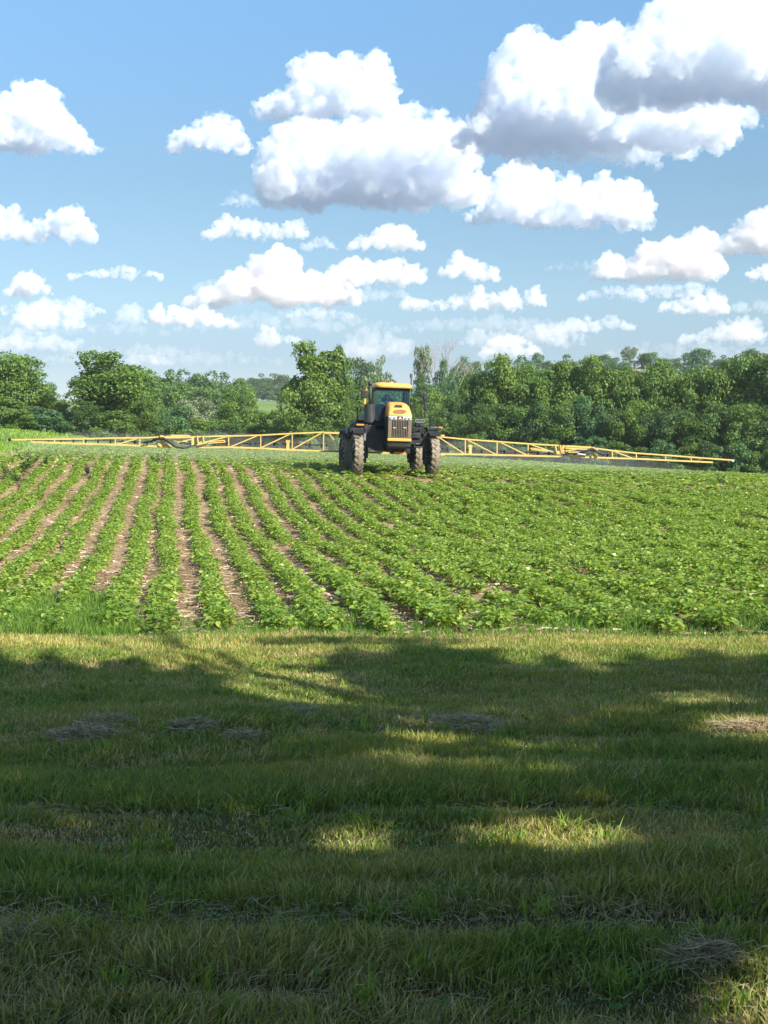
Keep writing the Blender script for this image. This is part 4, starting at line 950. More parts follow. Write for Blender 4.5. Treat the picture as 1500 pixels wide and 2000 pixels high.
# wheels
TR_, TW = .925, .40
def tyre_meshes():
    t = MB(); n = 56; prof = [(-.17, .60), (-.20, .68), (-.205, .78), (-.19, .86), (-.15, .885), (.15, .885), (.19, .86), (.205, .78), (.20, .68), (.17, .60)]
    rings = []
    for k in range(n):
        a = 2 * math.pi * k / n; rings.append([(x, r * math.cos(a), r * math.sin(a)) for x, r in prof])
    V = np.array(rings).reshape(-1, 3); m = len(prof)
    f = [(k * m + j, k * m + (j + 1) % m, ((k + 1) % n) * m + (j + 1) % m, ((k + 1) % n) * m + j) for k in range(n) for j in range(m)]
    t.add(V, f)
    g = MB()
    for s in (-1, 1):
        for k in range(23):
            a0 = 2 * math.pi * (k + (.5 if s > 0 else 0)) / 23; R0 = []
            for j, (xx, da, hw, ro) in enumerate(((-.02, 0, .030, .925), (.06, .07, .030, .925), (.13, .14, .034, .918), (.195, .19, .038, .895), (.212, .20, .036, .85))):
                a = a0 - da; x = s * xx; ri = ro - .05; q = []
                for rr, w_ in ((ri, 1.25), (ro, .85)):
                    for sg in (-1, 1):
                        aa = a + sg * hw * w_ / ro; q.append((x, rr * math.cos(aa), rr * math.sin(aa)))
                R0.append([q[0], q[1], q[3], q[2]])
            g.loft(R0)
    # dried mud on the tread face
    V = []; pr = [(-.165, .889), (0, .893), (.165, .889)]
    for k in range(n):
        a = 2 * math.pi * k / n; V += [(x, r * math.cos(a), r * math.sin(a)) for x, r in pr]
    g.add(V, [(k * 3 + j, k * 3 + j + 1, ((k + 1) % n) * 3 + j + 1, ((k + 1) % n) * 3 + j) for k in range(n) for j in range(2)])
    r = MB(); r.cyl((0, 0, 0), .59, .30, 'X', 28); r.cyl((-.17, 0, 0), .30, .06, 'X', 20); r.cyl((.17, 0, 0), .30, .06, 'X', 20)
    h = MB(); h.cyl((0, 0, 0), .20, .46, 'X', 18)
    for k in range(8):
        a = k * math.pi / 4; h.cyl((0, .14 * math.cos(a), .14 * math.sin(a)), .02, .5, 'X', 6)
    return t.mesh('tyre', rub, True), g.mesh('tread', mud, False), r.mesh('rim', dgr, False), h.mesh('wheel', blk, False)
TM, GM, RM, HM = tyre_meshes()
WX = {-1: -1.66, 1: 1.69}
for s in (-1, 1):
    for yw in (0, 4.1):
        wv = obj('wheel', HM, None, spr); wv.location = (WX[s], yw, TR_ - .03); wv.rotation_euler = (random.Random(s * 7 + yw).uniform(0, 6), 0, 0)
        for nm, me in (('tyre', TM), ('tread', GM), ('rim', RM)): obj(nm, me, None, wv)
        # leg, knuckle and inner wheel motor
        m = MB(); xi = WX[s] - s * .32
        m.box((xi, yw + .02, 1.28), (.16, .34, 1.45)); m.box((xi + s * .02, yw, .80), (.20, .42, .42)); m.cyl((xi + s * .06, yw, .9), .22, .26, 'X', 16)
        m.tube([(xi - s * .12, yw - .12, .75), (xi - s * .12, yw - .12, 1.9)], .045, 8)
        m.build('axle_leg', blk, spr, bevel=.015)
        fm = MB(); fr_ = []                                   # fender over the tyre
        for k in range(9):
            a = R(25 + k * 130 / 8); fr_.append([(WX[s] - .24, yw - (TR_ + .12) * math.cos(a), TR_ + (TR_ + .12) * math.sin(a)), (WX[s] + .24, yw - (TR_ + .12) * math.cos(a), TR_ + (TR_ + .12) * math.sin(a)),
                                                   (WX[s] + .24, yw - (TR_ + .15) * math.cos(a), TR_ + (TR_ + .15) * math.sin(a)), (WX[s] - .24, yw - (TR_ + .15) * math.cos(a), TR_ + (TR_ + .15) * math.sin(a))])
        fm.loft(fr_[2:8] if yw == 0 else fr_[1:8]); fm.build('fender', blk, spr)
# frame, axles, belly
m = MB()
for s in (-.46, .46): m.box((s, 2.3, 1.45), (.16, 6.6, .34))
for yw in (0, 4.1): m.box((0, yw, 1.55), (3.0, .3, .26)); m.box((0, yw, 1.80), (2.2, .5, .22))
m.box((0, 1.0, 1.28), (1.0, 2.4, .42)); m.box((.1, 3.2, 1.3), (1.2, 1.6, .4)); m.box((-.9, .35, 1.62), (.75, 1.1, .8)); m.box((-1.15, .1, 2.0), (.5, .8, .4))
m.box((.95, 1.2, 1.62), (.6, 1.4, .7)); m.box((0, 2.7, 2.2), (1.9, 1.2, .8)); m.box((-1.15, 2.3, 2.05), (.9, 2.2, .75))  # last box added at the left to shade the rear tyre
for x, y, z, dx, dz in ((-.75, -.2, 1.25, .35, .3), (-.3, -.3, 1.15, .25, .2), (.5, -.1, 1.12, .3, .22), (-.1, 0, 1.08, .2, .16)): m.box((x, y, z), (dx, .3, dz))
m.build('chassis', blk, spr, bevel=.02)
m = MB(); a = C(600, 893, -.3); b = C(655, 893, -.3); m.bar(a, b, .05); m.build('step', steel, spr)
# rear tank and deck behind the cab
m = MB(); rings = []
for y_, k_ in ((2.2, .9), (2.35, 1), (4.6, 1), (4.75, .9)):
    rings.append([(1.0 * k_ * math.copysign(abs(math.cos(t)) ** .6, math.cos(t)), y_, 2.35 + .62 * k_ * math.copysign(abs(math.sin(t)) ** .6, math.sin(t))) for t in np.linspace(0, 2 * math.pi, 24, endpoint=False)])
m.loft(rings); m.build('spray_tank', dgr, spr, True)
# hood
def hood_ring(y, w_, zt, zb, r_=.16, sl=.93):
    x = w_ / 2; P = [(-x, zb), (-x * (1 + sl) / 2, (zb + zt - r_) / 2), (-x * sl, zt - r_)]
    P += [(-x * sl + r_ * 1.3 * (1 - math.cos(t)), zt - r_ + r_ * math.sin(t)) for t in (R(30), R(60), R(90))]
    P += [(-a_, b_) for a_, b_ in P[::-1]]
    return [(a_, y, b_) for a_, b_ in P]
HC = C(862, 400, -1.2).x
m = MB(); ZB = C(860, 522, -1.2).z
m.loft([hood_ring(-1.21, 1.0, ZB + .10, ZB, .06, .99), hood_ring(-1.17, 1.03, ZB + .22, ZB, .12, .97), hood_ring(-1.05, 1.03, ZB + .36, ZB, .16, .95), hood_ring(-.8, 1.01, ZB + .50, ZB, .13, .92), hood_ring(-.45, .98, ZB + .59, ZB, .13, .9), hood_ring(-.05, .95, ZB + .64, ZB, .13, .88), hood_ring(.30, .92, ZB + .66, ZB, .13, .86)])
hd = m.build('hood', yel, spr, True)
print('hood z', ZB)
def on_hood(cx, cy):     # point on the sloping hood face seen at crop position
    prof = [(-1.21, ZB + .10), (-1.17, ZB + .22), (-1.05, ZB + .36), (-.8, ZB + .52), (-.45, ZB + .62), (-.05, ZB + .68)]
    best = None
    for i in range(len(prof) - 1):
        for t in np.linspace(0, 1, 12):
            y = prof[i][0] + (prof[i + 1][0] - prof[i][0]) * t; z = prof[i][1] + (prof[i + 1][1] - prof[i][1]) * t; q = C(cx, cy, y)
            if best is None or abs(q.z - z) < best[0]: best = (abs(q.z - z), Vector((q.x, y, z)))
    return best[1]
p = on_hood(877, 466); m = MB(); ring = []
for k in range(24):
    t = 2 * math.pi * k / 24; ring.append(on_hood(877 + 82 * math.copysign(abs(math.cos(t)) ** .75, math.cos(t)), 466 + 26 * math.sin(t)))
m.loft([[(q.x, q.y - .012, q.z + .012) for q in ring], [(q.x, q.y + .03, q.z - .03) for q in ring]]); m.build('vent_mesh', brown, hd)
p = on_hood(862, 402); m = MB(); m.box((p.x, p.y - .01, p.z + .03), (.30, .12, .07), rx=R(-30)); m.box((p.x, p.y - .07, p.z + .0), (.36, .02, .03), rx=R(-30)); m.build('hood_vent', blk, hd)
# head lamps
m = MB(); zc = C(875, 541, -1.2).z; m.box((0, -1.205, zc), (1.0, .06, .15)); hl = m.build('lamp_band', wht, spr, bevel=.015)
for x in (-.42, -.24, .24, .40):
    m = MB(); m.cyl((x, -1.245, zc), .052, .03, 'Y', 16); h_ = m.build('headlight', lampg, hl)
m = MB(); m.box((0, -1.24, zc + .005), (.24, .02, .13)); em = m.build('emblem', blk, hl)
m = MB(); m.loft([[(-.085, -1.256, zc - .045), (.085, -1.256, zc - .045), (0, -1.256, zc + .062)], [(-.085, -1.248, zc - .045), (.085, -1.248, zc - .045), (0, -1.248, zc + .062)]]); m.build('emblem_triangle', wht, hl)
# grille
zt, zb = zc - .085, C(860, 782, -1.2).z
m = MB(); m.box((0, -.62, (zt + .1 + zb) / 2 - .02), (1.0, 1.15, zt - zb + .25)); m.build('engine_panel', blk, spr, bevel=.02)
m = MB()
for s in (-1, 1): m.box((s * .44, -1.215, (zt + zb) / 2), (.13, .05, zt - zb))
m.box((0, -1.215, zt - .01), (.76, .04, .03)); m.box((0, -1.215, zb + .01), (.76, .04, .03))
gr = m.build('grille', grl, spr, bevel=.01)
m = MB(); ns = 11
for k in range(ns): m.box((-.36 + .72 * k / (ns - 1), -1.225, (zt + zb) / 2), (.030, .03, zt - zb - .02))
m.build('slats', grl, gr)
m = MB()
for cx in (815, 942): q = C(cx, 660, -1.26); m.box(q, (.12, .02, .035))
m.build('grille_latch', wht, gr)
zs = C(860, 806, -1.2).z; m = MB(); m.box((0, -1.2, zs), (1.04, .1, .13)); m.build('bumper', yel, spr, bevel=.03)
m = MB(); m.loft([[(-.5, -1.17, zs - .07), (.5, -1.17, zs - .07), (.5, .2, zs - .07), (-.5, .2, zs - .07)], [(-.48, -1.1, zs - .30), (.48, -1.1, zs - .30), (.48, .2, zs - .45), (-.48, .2, zs - .45)]]); m.build('skid_plate', dgr, spr, bevel=.02)
m = MB(); q = C(880, 965, -.4); m.box(q, (.5, .1, .06)); m.build('drawbar', orange, spr)
# cab
yf, yb = .32, 2.0
xl, xr = C(562, 400, yf).x, C(1004, 400, yf).x; zr_ = C(800, 172, yf).z; zfl = C(600, 600, yf).z
cm = MB()
for x in (xl + .03, xr - .03):
    cm.bar((x, yf, zfl), (x, yf + .12, zr_), .055, .07); cm.bar((x, yb, zfl), (x, yb - .05, zr_), .09)
    cm.bar((x, yf, zfl + .05), (x, yb, zfl + .05), .08); cm.bar((x, yf, zr_ - .04), (x, yb, zr_ - .04), .08)
    cm.bar((x, 1.15, zfl), (x, 1.15, zr_), .05)
cm.bar((xl, yf + .2, zr_ - .05), (xr, yf + .2, zr_ - .05), .1, .12); cm.bar((xl, yb - .05, zr_ - .05), (xr, yb - .05, zr_ - .05), .08)
cm.box(((xl + xr) / 2, (yf + yb) / 2, zfl - .05), (xr - xl, yb - yf, .16)); cm.box(((xl + xr) / 2, yb - .0, zfl + .35), (xr - xl - .1, .06, .7))
cab = cm.build('cab', blk, spr, bevel=.01)
def pane(name, a, b, c, d):
    m = MB(); a, b, c, d = map(Vector, (a, b, c, d)); nn = (b - a).cross(d - a).normalized() * .006
    m.loft([[a - nn, b - nn, c - nn, d - nn], [a + nn, b + nn, c + nn, d + nn]]); return m.build(name, glass, cab)
pane('windscreen', (xl + .06, yf, zfl + .1), (xr - .06, yf, zfl + .1), (xr - .06, yf + .12, zr_ - .1), (xl + .06, yf + .12, zr_ - .1))
pane('window', (xl + .03, yf + .05, zfl + .1), (xl + .03, yb - .06, zfl + .1), (xl + .03, yb - .08, zr_ - .08), (xl + .03, yf + .24, zr_ - .08))
pane('window', (xr - .03, yf + .05, zfl + .1), (xr - .03, yb - .06, zfl + .1), (xr - .03, yb - .08, zr_ - .08), (xr - .03, yf + .24, zr_ - .08))
pane('window', (xl + .08, yb - .02, zfl + .72), (xr - .08, yb - .02, zfl + .72), (xr - .08, yb - .05, zr_ - .1), (xl + .08, yb - .05, zr_ - .1))
# roof: shallow rounded cap
rx0, rx1 = C(572, 150, .15).x, C(1052, 150, .15).x; rc = (rx0 + rx1) / 2; rw = (rx1 - rx0) / 2; z0, z1 = C(790, 170, .15).z, C(790, 112, .6).z
m = MB(); rings = []
for k_, zz in ((.975, z0), (1.0, z0 + .04), (.985, z0 + (z1 - z0) * .55), (.90, z0 + (z1 - z0) * .82), (.72, z1), (.4, z1 + .01)):
    rings.append([(rc + rw * k_ * math.copysign(abs(math.cos(t)) ** .35, math.cos(t)), 1.12 + 1.0 * k_ * math.copysign(abs(math.sin(t)) ** .4, math.sin(t)), zz) for t in np.linspace(0, 2 * math.pi, 32, endpoint=False)])
m.loft(rings); rf = m.build('roof', yel, cab, True)
md = rf.modifiers.new('w', 'EDGE_SPLIT'); md.split_angle = R(50)
q = C(775, 103, .9); m = MB(); m.cyl((q.x, .9, z1 + .03), .09, .05, 'Z', 14); m.build('gps_dome', wht, rf)
# cab interior
m = MB(); cxm = (xl + xr) / 2
m.box((cxm, 1.35, zfl + .35), (.52, .5, .16)); m.box((cxm, 1.62, zfl + .75), (.50, .14, .75), rx=R(-8)); m.box((cxm, 1.65, zfl + 1.2), (.28, .1, .2)); m.box((cxm, 1.38, zfl + .15), (.3, .3, .3)); m.build('seat', dgr, cab, bevel=.04)
m = MB(); m.tube([(cxm - .02, .55, zfl + .1), (cxm - .02, .78, zfl + .72)], .04, 8)
ring = [(cxm - .02 + .19 * math.cos(t), .80 + .08 * math.sin(t) * .6, zfl + .75 + .17 * math.sin(t)) for t in np.linspace(0, 2 * math.pi, 17)]; m.tube(ring, .014, 6, False); m.box((cxm, .62, zfl + .42), (1.35, .22, .8)); m.build('steering_wheel', blk, cab)
m = MB(); q = C(940, 300, .6); m.box((q.x, .6, q.z), (.04, .04, .5)); m.box((q.x, .58, q.z - .2), (.22, .04, .17)); m.build('monitor', blk, cab)
m = MB(); m.bar(C(655, 345, .26), C(712, 395, .26), .02); m.bar(C(712, 395, .26), C(735, 440, .26), .02); m.build('wiper', steel, cab)
# exhaust and air intake, left
m = MB(); a = C(520, 372, .0); b = C(520, 120, .0); m.tube([(a.x, 0, a.z - .1), (b.x, 0, b.z + .02)], .072, 12); m.tube([(b.x, 0, b.z - .08), (b.x, 0, b.z + .08)], .095, 12); m.build('exhaust_pipe', dgr, spr, True)
m = MB(); a = C(515, 372, .0); b = C(515, 590, .0); c_ = C(520, 640, .0); w_ = .235
m.loft([[(a.x + w_ * math.cos(t), w_ * math.sin(t), a.z) for t in np.linspace(0, 2 * math.pi, 16, endpoint=False)], [(b.x + w_ * math.cos(t), w_ * math.sin(t), b.z) for t in np.linspace(0, 2 * math.pi, 16, endpoint=False)], [(c_.x + .06 * math.cos(t), .1 * math.sin(t), c_.z) for t in np.linspace(0, 2 * math.pi, 16, endpoint=False)]])
m.build('muffler_shield', dgr, spr, False)
# mirrors
def mir(px, py, w_, h_, y, nm='mirror'):
    q = C(px, py, y); m = MB(); m.box(q, (w_, .12, h_), taper=(.9, .9)); return m.build(nm, blk, spr, bevel=.04)
mir(438, 248, .25, .34, .1); mir(1190, 278, .20, .33, .1); mir(1195, 400, .17, .33, .1)
m = MB(); m.bar(C(468, 188, .12), C(485, 200, .12), .16, .1); m.bar(C(478, 200, .12), C(478, 235, .12), .06); m.bar(C(458, 305, .12), C(452, 410, .12), .075); m.build('mirror_bracket', yel, spr)
m = MB(); q = C(340, 285, .3); m.sphere(q, .15, 14, 8, (1, .25, .95)); m.build('round_mirror', paint('mirror_reflection', (.10, .16, .07), .15, metal=.6), spr, True)  # green reflection in the mirror is put into its base colour
m = MB(); m.tube([C(300, 300, .3), C(340, 328, .3), C(385, 312, .3), C(425, 300, .2)], .018, 6); m.build('mirror_arm', blk, spr)
# rails, ladder, service boxes, right
m = MB()
for a, b, r_ in (((1185, 325), (1185, 545), .028), ((1140, 340), (1140, 550), .024), ((1212, 325), (1212, 450), .02), ((1040, 378), (1140, 362), .014), ((1040, 378), (1050, 640), .014), ((1150, 500), (1175, 545), .03), ((1025, 420), (1030, 700), .02)):
    m.tube([C(*a, .1), C(*b, .1)], r_, 6)
m.build('handrail', blk, spr)
m = MB()
for a, b in (((1070, 560), (1185, 560)), ((1070, 590), (1185, 590)), ((1072, 560), (1072, 590)), ((1183, 560), (1183, 590))): m.bar(C(*a, -.1), C(*b, -.1), .035)
m.build('rail_frame', steel, spr)
m = MB(); 
for cx in (1055, 1165): m.bar(C(cx, 640, -.1), C(cx + 8, 900, -.1), .06)
for cy in (660, 720, 780, 840, 895): m.bar(C(1055, cy, -.1), C(1170, cy, -.1), .05, .04)
m.build('ladder', blk, spr)
m = MB(); q = C(1110, 730, .35); m.box(q, (.42, .5, .8)); q = C(1115, 620, .4); m.box(q, (.34, .5, .35)); q = C(1100, 860, .4); m.box(q, (.5, .5, .3)); m.build('service_box', blk, spr, bevel=.03)
m = MB(); m.bar(C(1085, 893, -.14), C(1165, 893, -.14), .018); m.bar(C(1080, 855, -.14), C(1120, 855, -.14), .03); m.bar(C(1105, 800, -.12), C(1125, 770, -.12), .03); m.build('grab_bar', steel, spr)
m = MB(); m.tube([C(1248, 500, .5), C(1248, 650, .5)], .035, 6); m.box(C(1270, 600, .5), (.12, .1, .22)); m.tube([C(362, 415, .5), C(362, 600, .5)], .034, 6); m.build('marker_post', blk, spr)
# decks over the wheels with orange reflectors
m = MB(); q = C(1290, 690, .2); m.box((q.x - .05, .2, q.z + .06), (.62, .9, .12)); m.box((q.x - .1, .1, q.z - .12), (.45, .6, .22)); q = C(1240, 780, 0); m.box((q.x, .2, q.z), (.26, .5, .5))
q = C(375, 690, .2); m.box((q.x, .2, q.z), (.75, .9, .2)); q = C(300, 700, .8); m.box((q.x, .8, q.z), (.5, .8, .22)); m.tube([C(240, 690, .6), C(330, 640, .6), C(420, 650, .4)], .05, 6); m.tube([C(240, 670, .7), C(300, 620, .7), C(360, 600, .6)], .03, 6)
m.build('wheel_deck', blk, spr, bevel=.02)
m = MB(); m.bar(C(472, 620, -.15), C(560, 695, -.15), .035); m.bar(C(310, 660, -.1), C(345, 680, -.1), .03); m.bar(C(345, 680, -.1), C(430, 660, -.1), .03); m.build('strut', steel, spr)
for cx, cy, w_ in ((398, 622, .34), (1375, 657, .18)):
    q = C(cx, cy, -.1); m = MB(); m.box(q, (w_, .05, .07)); m.build('side_reflector', orange, spr, bevel=.008)
m = MB(); m.tube([C(1215, 690, -.1), C(1240, 660, -.1), C(1300, 655, -.1), C(1340, 652, -.1)], .02, 6); m.build('light_arm', steel, spr)
m = MB(); q = C(450, 770, -.2); m.box(q, (.10, .2, .32)); q = C(350, 765, -.45); m.bar(C(320, 755, -.6), C(340, 758, -.6), .05); m.bar(C(350, 758, -.6), C(400, 778, -.6), .05); m.build('fender_stay', steel, spr)
m = MB()
for (ax, ay), (bx, by), y in (((600, 620), (700, 610), .2), ((560, 720), (700, 740), -.1), ((620, 760), (640, 900), -.1), ((480, 720), (600, 930), 0), ((1000, 720), (1030, 920), 0), ((500, 560), (600, 640), .2)):
    a, b = C(ax, ay, y), C(bx, by, y); mid = (a + b) / 2 + Vector((0, -.1, -.08)); m.tube([a, mid, b], .028, 6)
m.build('hydraulic_hose', hose_m, spr, True)
# centre section of the boom and lift linkage behind the machine
m = MB()
for a, b in (((632, 845), (868, 851)), ((632, 881), (868, 888)), ((700, 846), (700, 884)), ((765, 848), (765, 886)), ((820, 850), (820, 887))): m.bar(SB(*a, 5.6), SB(*b, 5.6), .09)
m.build('boom_centre_frame', boomy, spr)
m = MB()
for s in (-.5, .5): m.bar((s, 4.7, 1.5), (s, 5.6, 1.2), .09); m.bar((s, 4.7, 2.0), (s, 5.6, 1.7), .09)
m.build('lift_arm', blk, spr)
# booms
def chord(m, pts, w_, y=5.6, h_=None):
    for a, b in zip(pts, pts[1:]): m.bar(SB(*a, y), SB(*b, y), w_, h_)
def boom(inner, side):
    m = MB()
    chord(m, inner['top'], .068); chord(m, inner['bot'], .078); chord(m, inner['bot'], .06, 6.0)
    for a, b in inner['vert']: m.bar(SB(*a), SB(*b), .048)
    for a, b in inner['diag']: m.bar(SB(*a), SB(*b), .05)
    for a, b in inner['vert']: m.bar(SB(*a), SB(*b, 6.0), .04)
    for a, b in inner['vert']: m.bar(SB(*b), SB(*b, 6.0), .045)
    return m
L_in = dict(top=[(868 - 236, 844), (569, 846.7), (508, 850), (446.7, 851.5), (379, 853)], bot=[(632, 880.8), (569, 878.7), (510.7, 875.5), (446.7, 873.3), (382, 873.8)],
 vert=[((632, 844), (632, 881)), ((570.7, 847), (570.7, 878.5)), ((509.3, 849.8), (509.3, 875.5)), ((446.7, 851.5), (446.7, 873.3))],
 diag=[((570.7, 877.5), (629, 845)), ((510.7, 874), (568, 847)), ((449, 873), (505, 850)), ((383, 868), (446, 852)), ((641, 846), (658, 865))])
L_out = dict(top=[(372, 851.5), (309, 853.5), (290.7, 854.7), (215, 855.8), (138.7, 857.3), (60, 858.4), (18.7, 858.9)], bot=[(330, 872.5), (314.7, 872.2), (240, 869), (170.7, 866.9), (110, 865), (61, 863.4)],
 vert=[((273.3, 854.7), (273.3, 869.7)), ((225.3, 855.6), (225.3, 868.4)), ((163.2, 857), (163.2, 866.6)), ((106.7, 858), (106.7, 865)), ((61, 858.4), (61, 863.4))], diag=[((229, 867.5), (272, 855.5))])
R_in = dict(top=[(855, 852.6), (908, 857.9), (969.8, 862.3), (1031, 866.7), (1091, 870.2)], bot=[(857, 886.7), (908, 887.2), (970, 888.6), (1031.4, 890), (1096, 891.8)],
 vert=[((908.7, 858), (908.7, 886.7)), ((970.7, 862.3), (970.7, 888.5)), ((1031.4, 866.7), (1031.4, 890))],
 diag=[((857.6, 854.5), (906, 885.6)), ((912.6, 859), (967.6, 887)), ((974, 862.3), (1029, 888.7)), ((1036, 868), (1093, 887))])
R_out = dict(top=[(1098, 871), (1156.8, 874.6), (1196, 880), (1242, 885), (1300, 889), (1365, 894), (1431.8, 898.8)], bot=[(1110, 892), (1156.8, 893.5), (1245, 896), (1320, 899.6), (1392, 903)],
 vert=[((1196, 880), (1196, 895)), ((1242.6, 885), (1242.6, 896)), ((1300, 889), (1300, 898.6)), ((1350, 893), (1350, 901))], diag=[((1198, 881), (1234, 894.5))])
for nm, d in (('inner_boom', L_in), ('outer_boom', L_out), ('inner_boom', R_in), ('outer_boom', R_out)):
    boom(d, 0).build(nm, boomy, spr)
# hinges: upright plates, knuckles, folding arms
def hinge(pl, arms, name='boom_hinge'):
    m = MB()
    for a, b, w_ in pl: m.bar(SB(*a, 5.55), SB(*b, 5.55), w_, .16)
    for a, b, w_ in arms: m.bar(SB(*a, 5.42), SB(*b, 5.42), w_)
    m.build(name, boomy, spr)
hinge([((376.5, 852), (376.5, 872), .12), ((385, 851), (388, 868), .06), ((396, 851), (399, 866), .06), ((385, 868), (400, 864), .06), ((316, 850), (316, 862), .14), ((319, 862), (312, 872), .13), ((309, 866), (334, 873), .09)],
      [((334, 851), (368, 851), .08), ((320, 855), (374, 854), .07), ((346, 864), (374, 858), .05), ((350, 862), (366, 863), .05), ((405, 863), (438, 860), .045), ((406, 866), (438, 863.5), .045), ((438, 859.5), (440, 864.5), .04), ((385, 869), (405, 864), .06)])
hinge([((1084, 869.5), (1087, 884), .06), ((1094, 869.5), (1096, 884), .06), ((1100, 870), (1100, 886), .13), ((1087, 884), (1098, 884), .06), ((1157, 873), (1157, 894), .13), ((1157, 887), (1166, 893), .14)],
      [((1106, 871), (1155, 873.5), .07), ((1104, 875), (1154, 878), .06), ((1104, 881), (1128, 877), .05), ((1110, 883), (1136, 883), .05), ((1038, 875), (1070, 880), .045), ((1040, 878), (1070, 882), .045), ((1036, 875), (1040, 879), .04), ((1155, 875), (1167, 878), .12)])
m = MB(); m.tube([SB(290, 864, 5.4), SB(304, 857, 5.35), SB(318, 856, 5.35), SB(330, 862, 5.3), SB(343, 872, 5.3), SB(358, 875.6, 5.3), SB(372, 872.5, 5.3), SB(381, 869, 5.4)], [.03, .05, .06, .075, .06, .04, .04, .03], 8)
m.tube([SB(280, 866, 5.4), SB(292, 862, 5.4), SB(305, 860, 5.4)], .03, 6); m.tube([SB(352, 866, 5.4), SB(360, 864, 5.4), SB(374, 867, 5.4)], .03, 6)
m.build('hinge_hose', hose_m, spr, True)
m = MB(); m.tube([SB(1120, 888, 5.4), SB(1140, 882, 5.35), SB(1158, 877, 5.35), SB(1170, 884, 5.3), SB(1180, 890, 5.3)], [.03, .05, .07, .05, .03], 8); m.tube([SB(1100, 888, 5.4), SB(1118, 885, 5.4), SB(1150, 886, 5.4)], .035, 6); m.build('hinge_hose', hose_m, spr, True)
m = MB(); m.bar(SB(1128, 886, 5.35), SB(1144, 888, 5.35), .06); m.build('valve_block', wht, spr)
m = MB(); m.bar(SB(17.5, 856.5), SB(20.5, 861.5), .13); m.build('boom_tip', blk, spr)
m = MB(); m.bar(SB(1430, 899), SB(1433, 900.5), .10); m.build('boom_tip', wht, spr)
# spray line and nozzles
NZ = MB(); NZ.tube([(0, 0, 0), (0, 0, -.12)], [.045, .03], 6); NZ.box((0, 0, .02), (.08, .1, .08)); NZM = NZ.mesh('nozzle', blk)
for pts in ([(640, 869.5), (509, 866), (400, 866.5)], [(300, 864), (220, 861), (110, 860.5), (50, 860)], [(862, 876), (970, 881), (1080, 886)], [(1175, 887), (1240, 892), (1320, 896)]):
    m = MB(); P = [SB(*q, 5.9) for q in pts]; m.tube(P, .028, 6); m.build('spray_pipe', dgr, spr)
    Ltot = [0]; 
    for a, b in zip(P, P[1:]): Ltot.append(Ltot[-1] + (b - a).length)
    s_ = .3
    while s_ < Ltot[-1]:
        i = max(k for k in range(len(P)) if Ltot[k] <= s_); i = min(i, len(P) - 2); t = (s_ - Ltot[i]) / (Ltot[i + 1] - Ltot[i]); q = P[i].lerp(P[i + 1], t)
        o = obj('nozzle', NZM, None, spr); o.location = q; s_ += .56
for px in (562, 918): m = MB(); q = SB(px, 871 if px < 700 else 880, 5.7); m.box(q, (.14, .14, .32)); m.box(q + Vector((0, 0, .22)), (.2, .1, .1)); m.build('section_valve', boomy, spr)

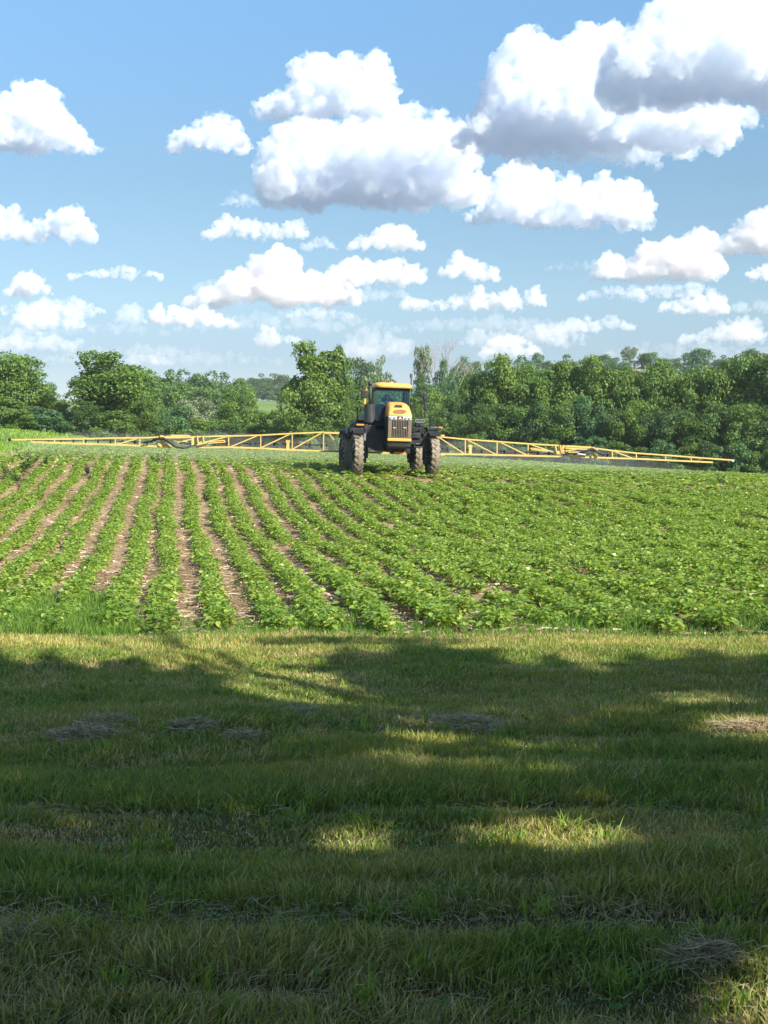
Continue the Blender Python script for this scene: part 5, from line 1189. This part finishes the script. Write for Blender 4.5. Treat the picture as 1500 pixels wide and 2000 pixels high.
# ------------------------------------------------------------------ the driver
def driver():
    skin = paint('skin', (.42, .25, .17), .6); shirt = paint('shirt', (.36, .46, .56), .8); trou = paint('trousers', (.05, .07, .12), .8); capm = paint('cap', (.55, .52, .46), .8)
    J = {'pel': (0, 0, 0), 'wa': (0, 0, .16), 'ch': (0, -.02, .36), 'nk': (0, -.02, .50), 'hd': (0, -.035, .58), 'ht': (0, -.03, .74),
         'sl': (-.19, -.02, .44), 'el': (-.27, -.18, .22), 'hl': (-.15, -.46, .30), 'sr': (.19, -.02, .44), 'er': (.27, -.18, .22), 'hr': (.15, -.46, .30),
         'tl': (-.1, -.02, -.02), 'kl': (-.14, -.44, .03), 'al': (-.14, -.52, -.38), 'fl': (-.14, -.70, -.42), 'tr': (.1, -.02, -.02), 'kr': (.14, -.44, .03), 'ar': (.14, -.52, -.38), 'fr': (.14, -.70, -.42)}
    rad = dict(pel=.15, wa=.14, ch=.16, nk=.06, hd=.085, ht=.085, sl=.07, el=.045, hl=.03, sr=.07, er=.045, hr=.03, tl=.09, kl=.065, al=.045, fl=.04, tr=.09, kr=.065, ar=.045, fr=.04)
    E = [('pel', 'wa'), ('wa', 'ch'), ('ch', 'nk'), ('nk', 'hd'), ('hd', 'ht'), ('ch', 'sl'), ('sl', 'el'), ('el', 'hl'), ('ch', 'sr'), ('sr', 'er'), ('er', 'hr'), ('pel', 'tl'), ('tl', 'kl'), ('kl', 'al'), ('al', 'fl'), ('pel', 'tr'), ('tr', 'kr'), ('kr', 'ar'), ('ar', 'fr')]
    ks = list(J); me = bpy.data.meshes.new('person'); me.from_pydata([J[k] for k in ks], [(ks.index(a), ks.index(b)) for a, b in E], [])
    o = bpy.data.objects.new('person', me); COL.objects.link(o); sk = o.modifiers.new('s', 'SKIN'); sk.use_smooth_shade = True
    for i, k in enumerate(ks): me.skin_vertices[0].data[i].radius = (rad[k], rad[k]); me.skin_vertices[0].data[i].use_root = (k == 'pel')
    o.modifiers.new('u', 'SUBSURF').levels = 1
    dg = bpy.context.evaluated_depsgraph_get(); me2 = bpy.data.meshes.new_from_object(o.evaluated_get(dg)); o.modifiers.clear(); o.data = me2
    for mm in (shirt, skin, trou): me2.materials.append(mm)
    for p_ in me2.polygons:
        c = p_.center; p_.material_index = 1 if (c.z > .49 or c.y < -.36 and c.z > .2) else (2 if c.z < .08 else 0)
    # fingers round the wheel
    for s in (-1, 1):
        h = MB(); bx = s * .15
        for k, ln in enumerate((.07, .08, .075, .06)):
            h.tube([(bx + s * .01, -.47, .335 - .02 * k), (bx - s * .012, -.50, .338 - .02 * k), (bx - s * .035, -.495, .332 - .02 * k)], [.010, .009, .007], 6)
        h.tube([(bx - s * .01, -.45, .33), (bx - s * .03, -.465, .345), (bx - s * .035, -.485, .345)], [.011, .01, .008], 6)
        h.build('hand', skin, o, True)
    f = MB(); f.sphere((0, -.125, .655), .016, 8, 5, (1, 1.3, 1.6)); f.sphere((-.09, -.03, .655), .02, 6, 4, (.5, 1, 1.5)); f.sphere((.09, -.03, .655), .02, 6, 4, (.5, 1, 1.5)); f.build('face', skin, o, True)
    f = MB(); f.sphere((-.032, -.108, .675), .011, 6, 4); f.sphere((.032, -.108, .675), .011, 6, 4); f.box((0, -.117, .612), (.045, .01, .008)); f.build('eyes', blk, o)
    f = MB(); f.sphere((0, -.03, .715), .105, 14, 8, (1, 1.08, .72)); f.box((0, -.15, .705), (.15, .13, .015), rx=R(8)); f.build('cap', capm, o, True)
    W = Vector((SX, SD0, SZ)) + SM_ @ Vector((cxm - .02, 1.3, zfl + .50)); o.location = W; o.rotation_euler = (0, R(1.9), HEAD)
    tag(o, 'driver in a pale blue shirt and cap seated behind the windscreen', 'person')
driver()
# ------------------------------------------------------------------ spray drifting under and behind the boom
def mist():
    m = bpy.data.materials.new('spray_vapour'); m.use_nodes = True; n = m.node_tree; n.nodes.clear(); o = n.nodes.new('ShaderNodeOutputMaterial')
    v = n.nodes.new('ShaderNodeVolumePrincipled'); v.inputs['Color'].default_value = (1, 1, .97, 1); v.inputs['Density'].default_value = .008; n.links.new(v.outputs[0], o.inputs['Volume'])
    nu = 40; rings = []
    ex, ey = SM_ @ Vector((1, 0, 0)), SM_ @ Vector((0, 1, 0))
    for i in range(nu):
        u = -17.2 + 34.2 * i / (nu - 1); ring = []
        for a, hh in ((2.2, .05), (3.6, .65), (5.6, .85), (9, 1.25), (20, 1.5), (24, .06)):
            k = 1 - .55 * abs(u / 17.2) ** 6; p = Vector((SX, SD0, 0)) + ex * u + ey * a; ring.append((p.x, p.y, Hs(p.x, p.y) + hh * (k if hh > .3 else 1) * (1 + .12 * math.sin(u * .9 + a))))
        rings.append(ring)
    mb = MB(); mb.loft(rings); ob = mb.build('spray_mist', m)
    b = bmesh.new(); b.from_mesh(ob.data); bmesh.ops.recalc_face_normals(b, faces=b.faces); b.to_mesh(ob.data); b.free(); tag(ob, 'pale spray mist hanging under and behind the booms', 'spray mist', kind='stuff')
mist()
print('sprayer', round(time.time() - T0, 1))
# ------------------------------------------------------------------ thin summer haze over the whole country
def haze():
    m = bpy.data.materials.new('haze_air'); m.use_nodes = True; n = m.node_tree; n.nodes.clear(); o = n.nodes.new('ShaderNodeOutputMaterial')
    v = n.nodes.new('ShaderNodeVolumePrincipled'); v.inputs['Color'].default_value = (.86, .93, 1, 1); v.inputs['Density'].default_value = .00014; n.links.new(v.outputs[0], o.inputs['Volume'])
    b = MB(); b.box((0, 0, 0), (18200, 9320, 84)); ob = b.build('haze', m); ob.location = (0, 4450, 34); tag(ob, 'thin blue summer haze between the camera and the far ridge', 'haze', kind='stuff')
haze()
print('done', round(time.time() - T0, 1))
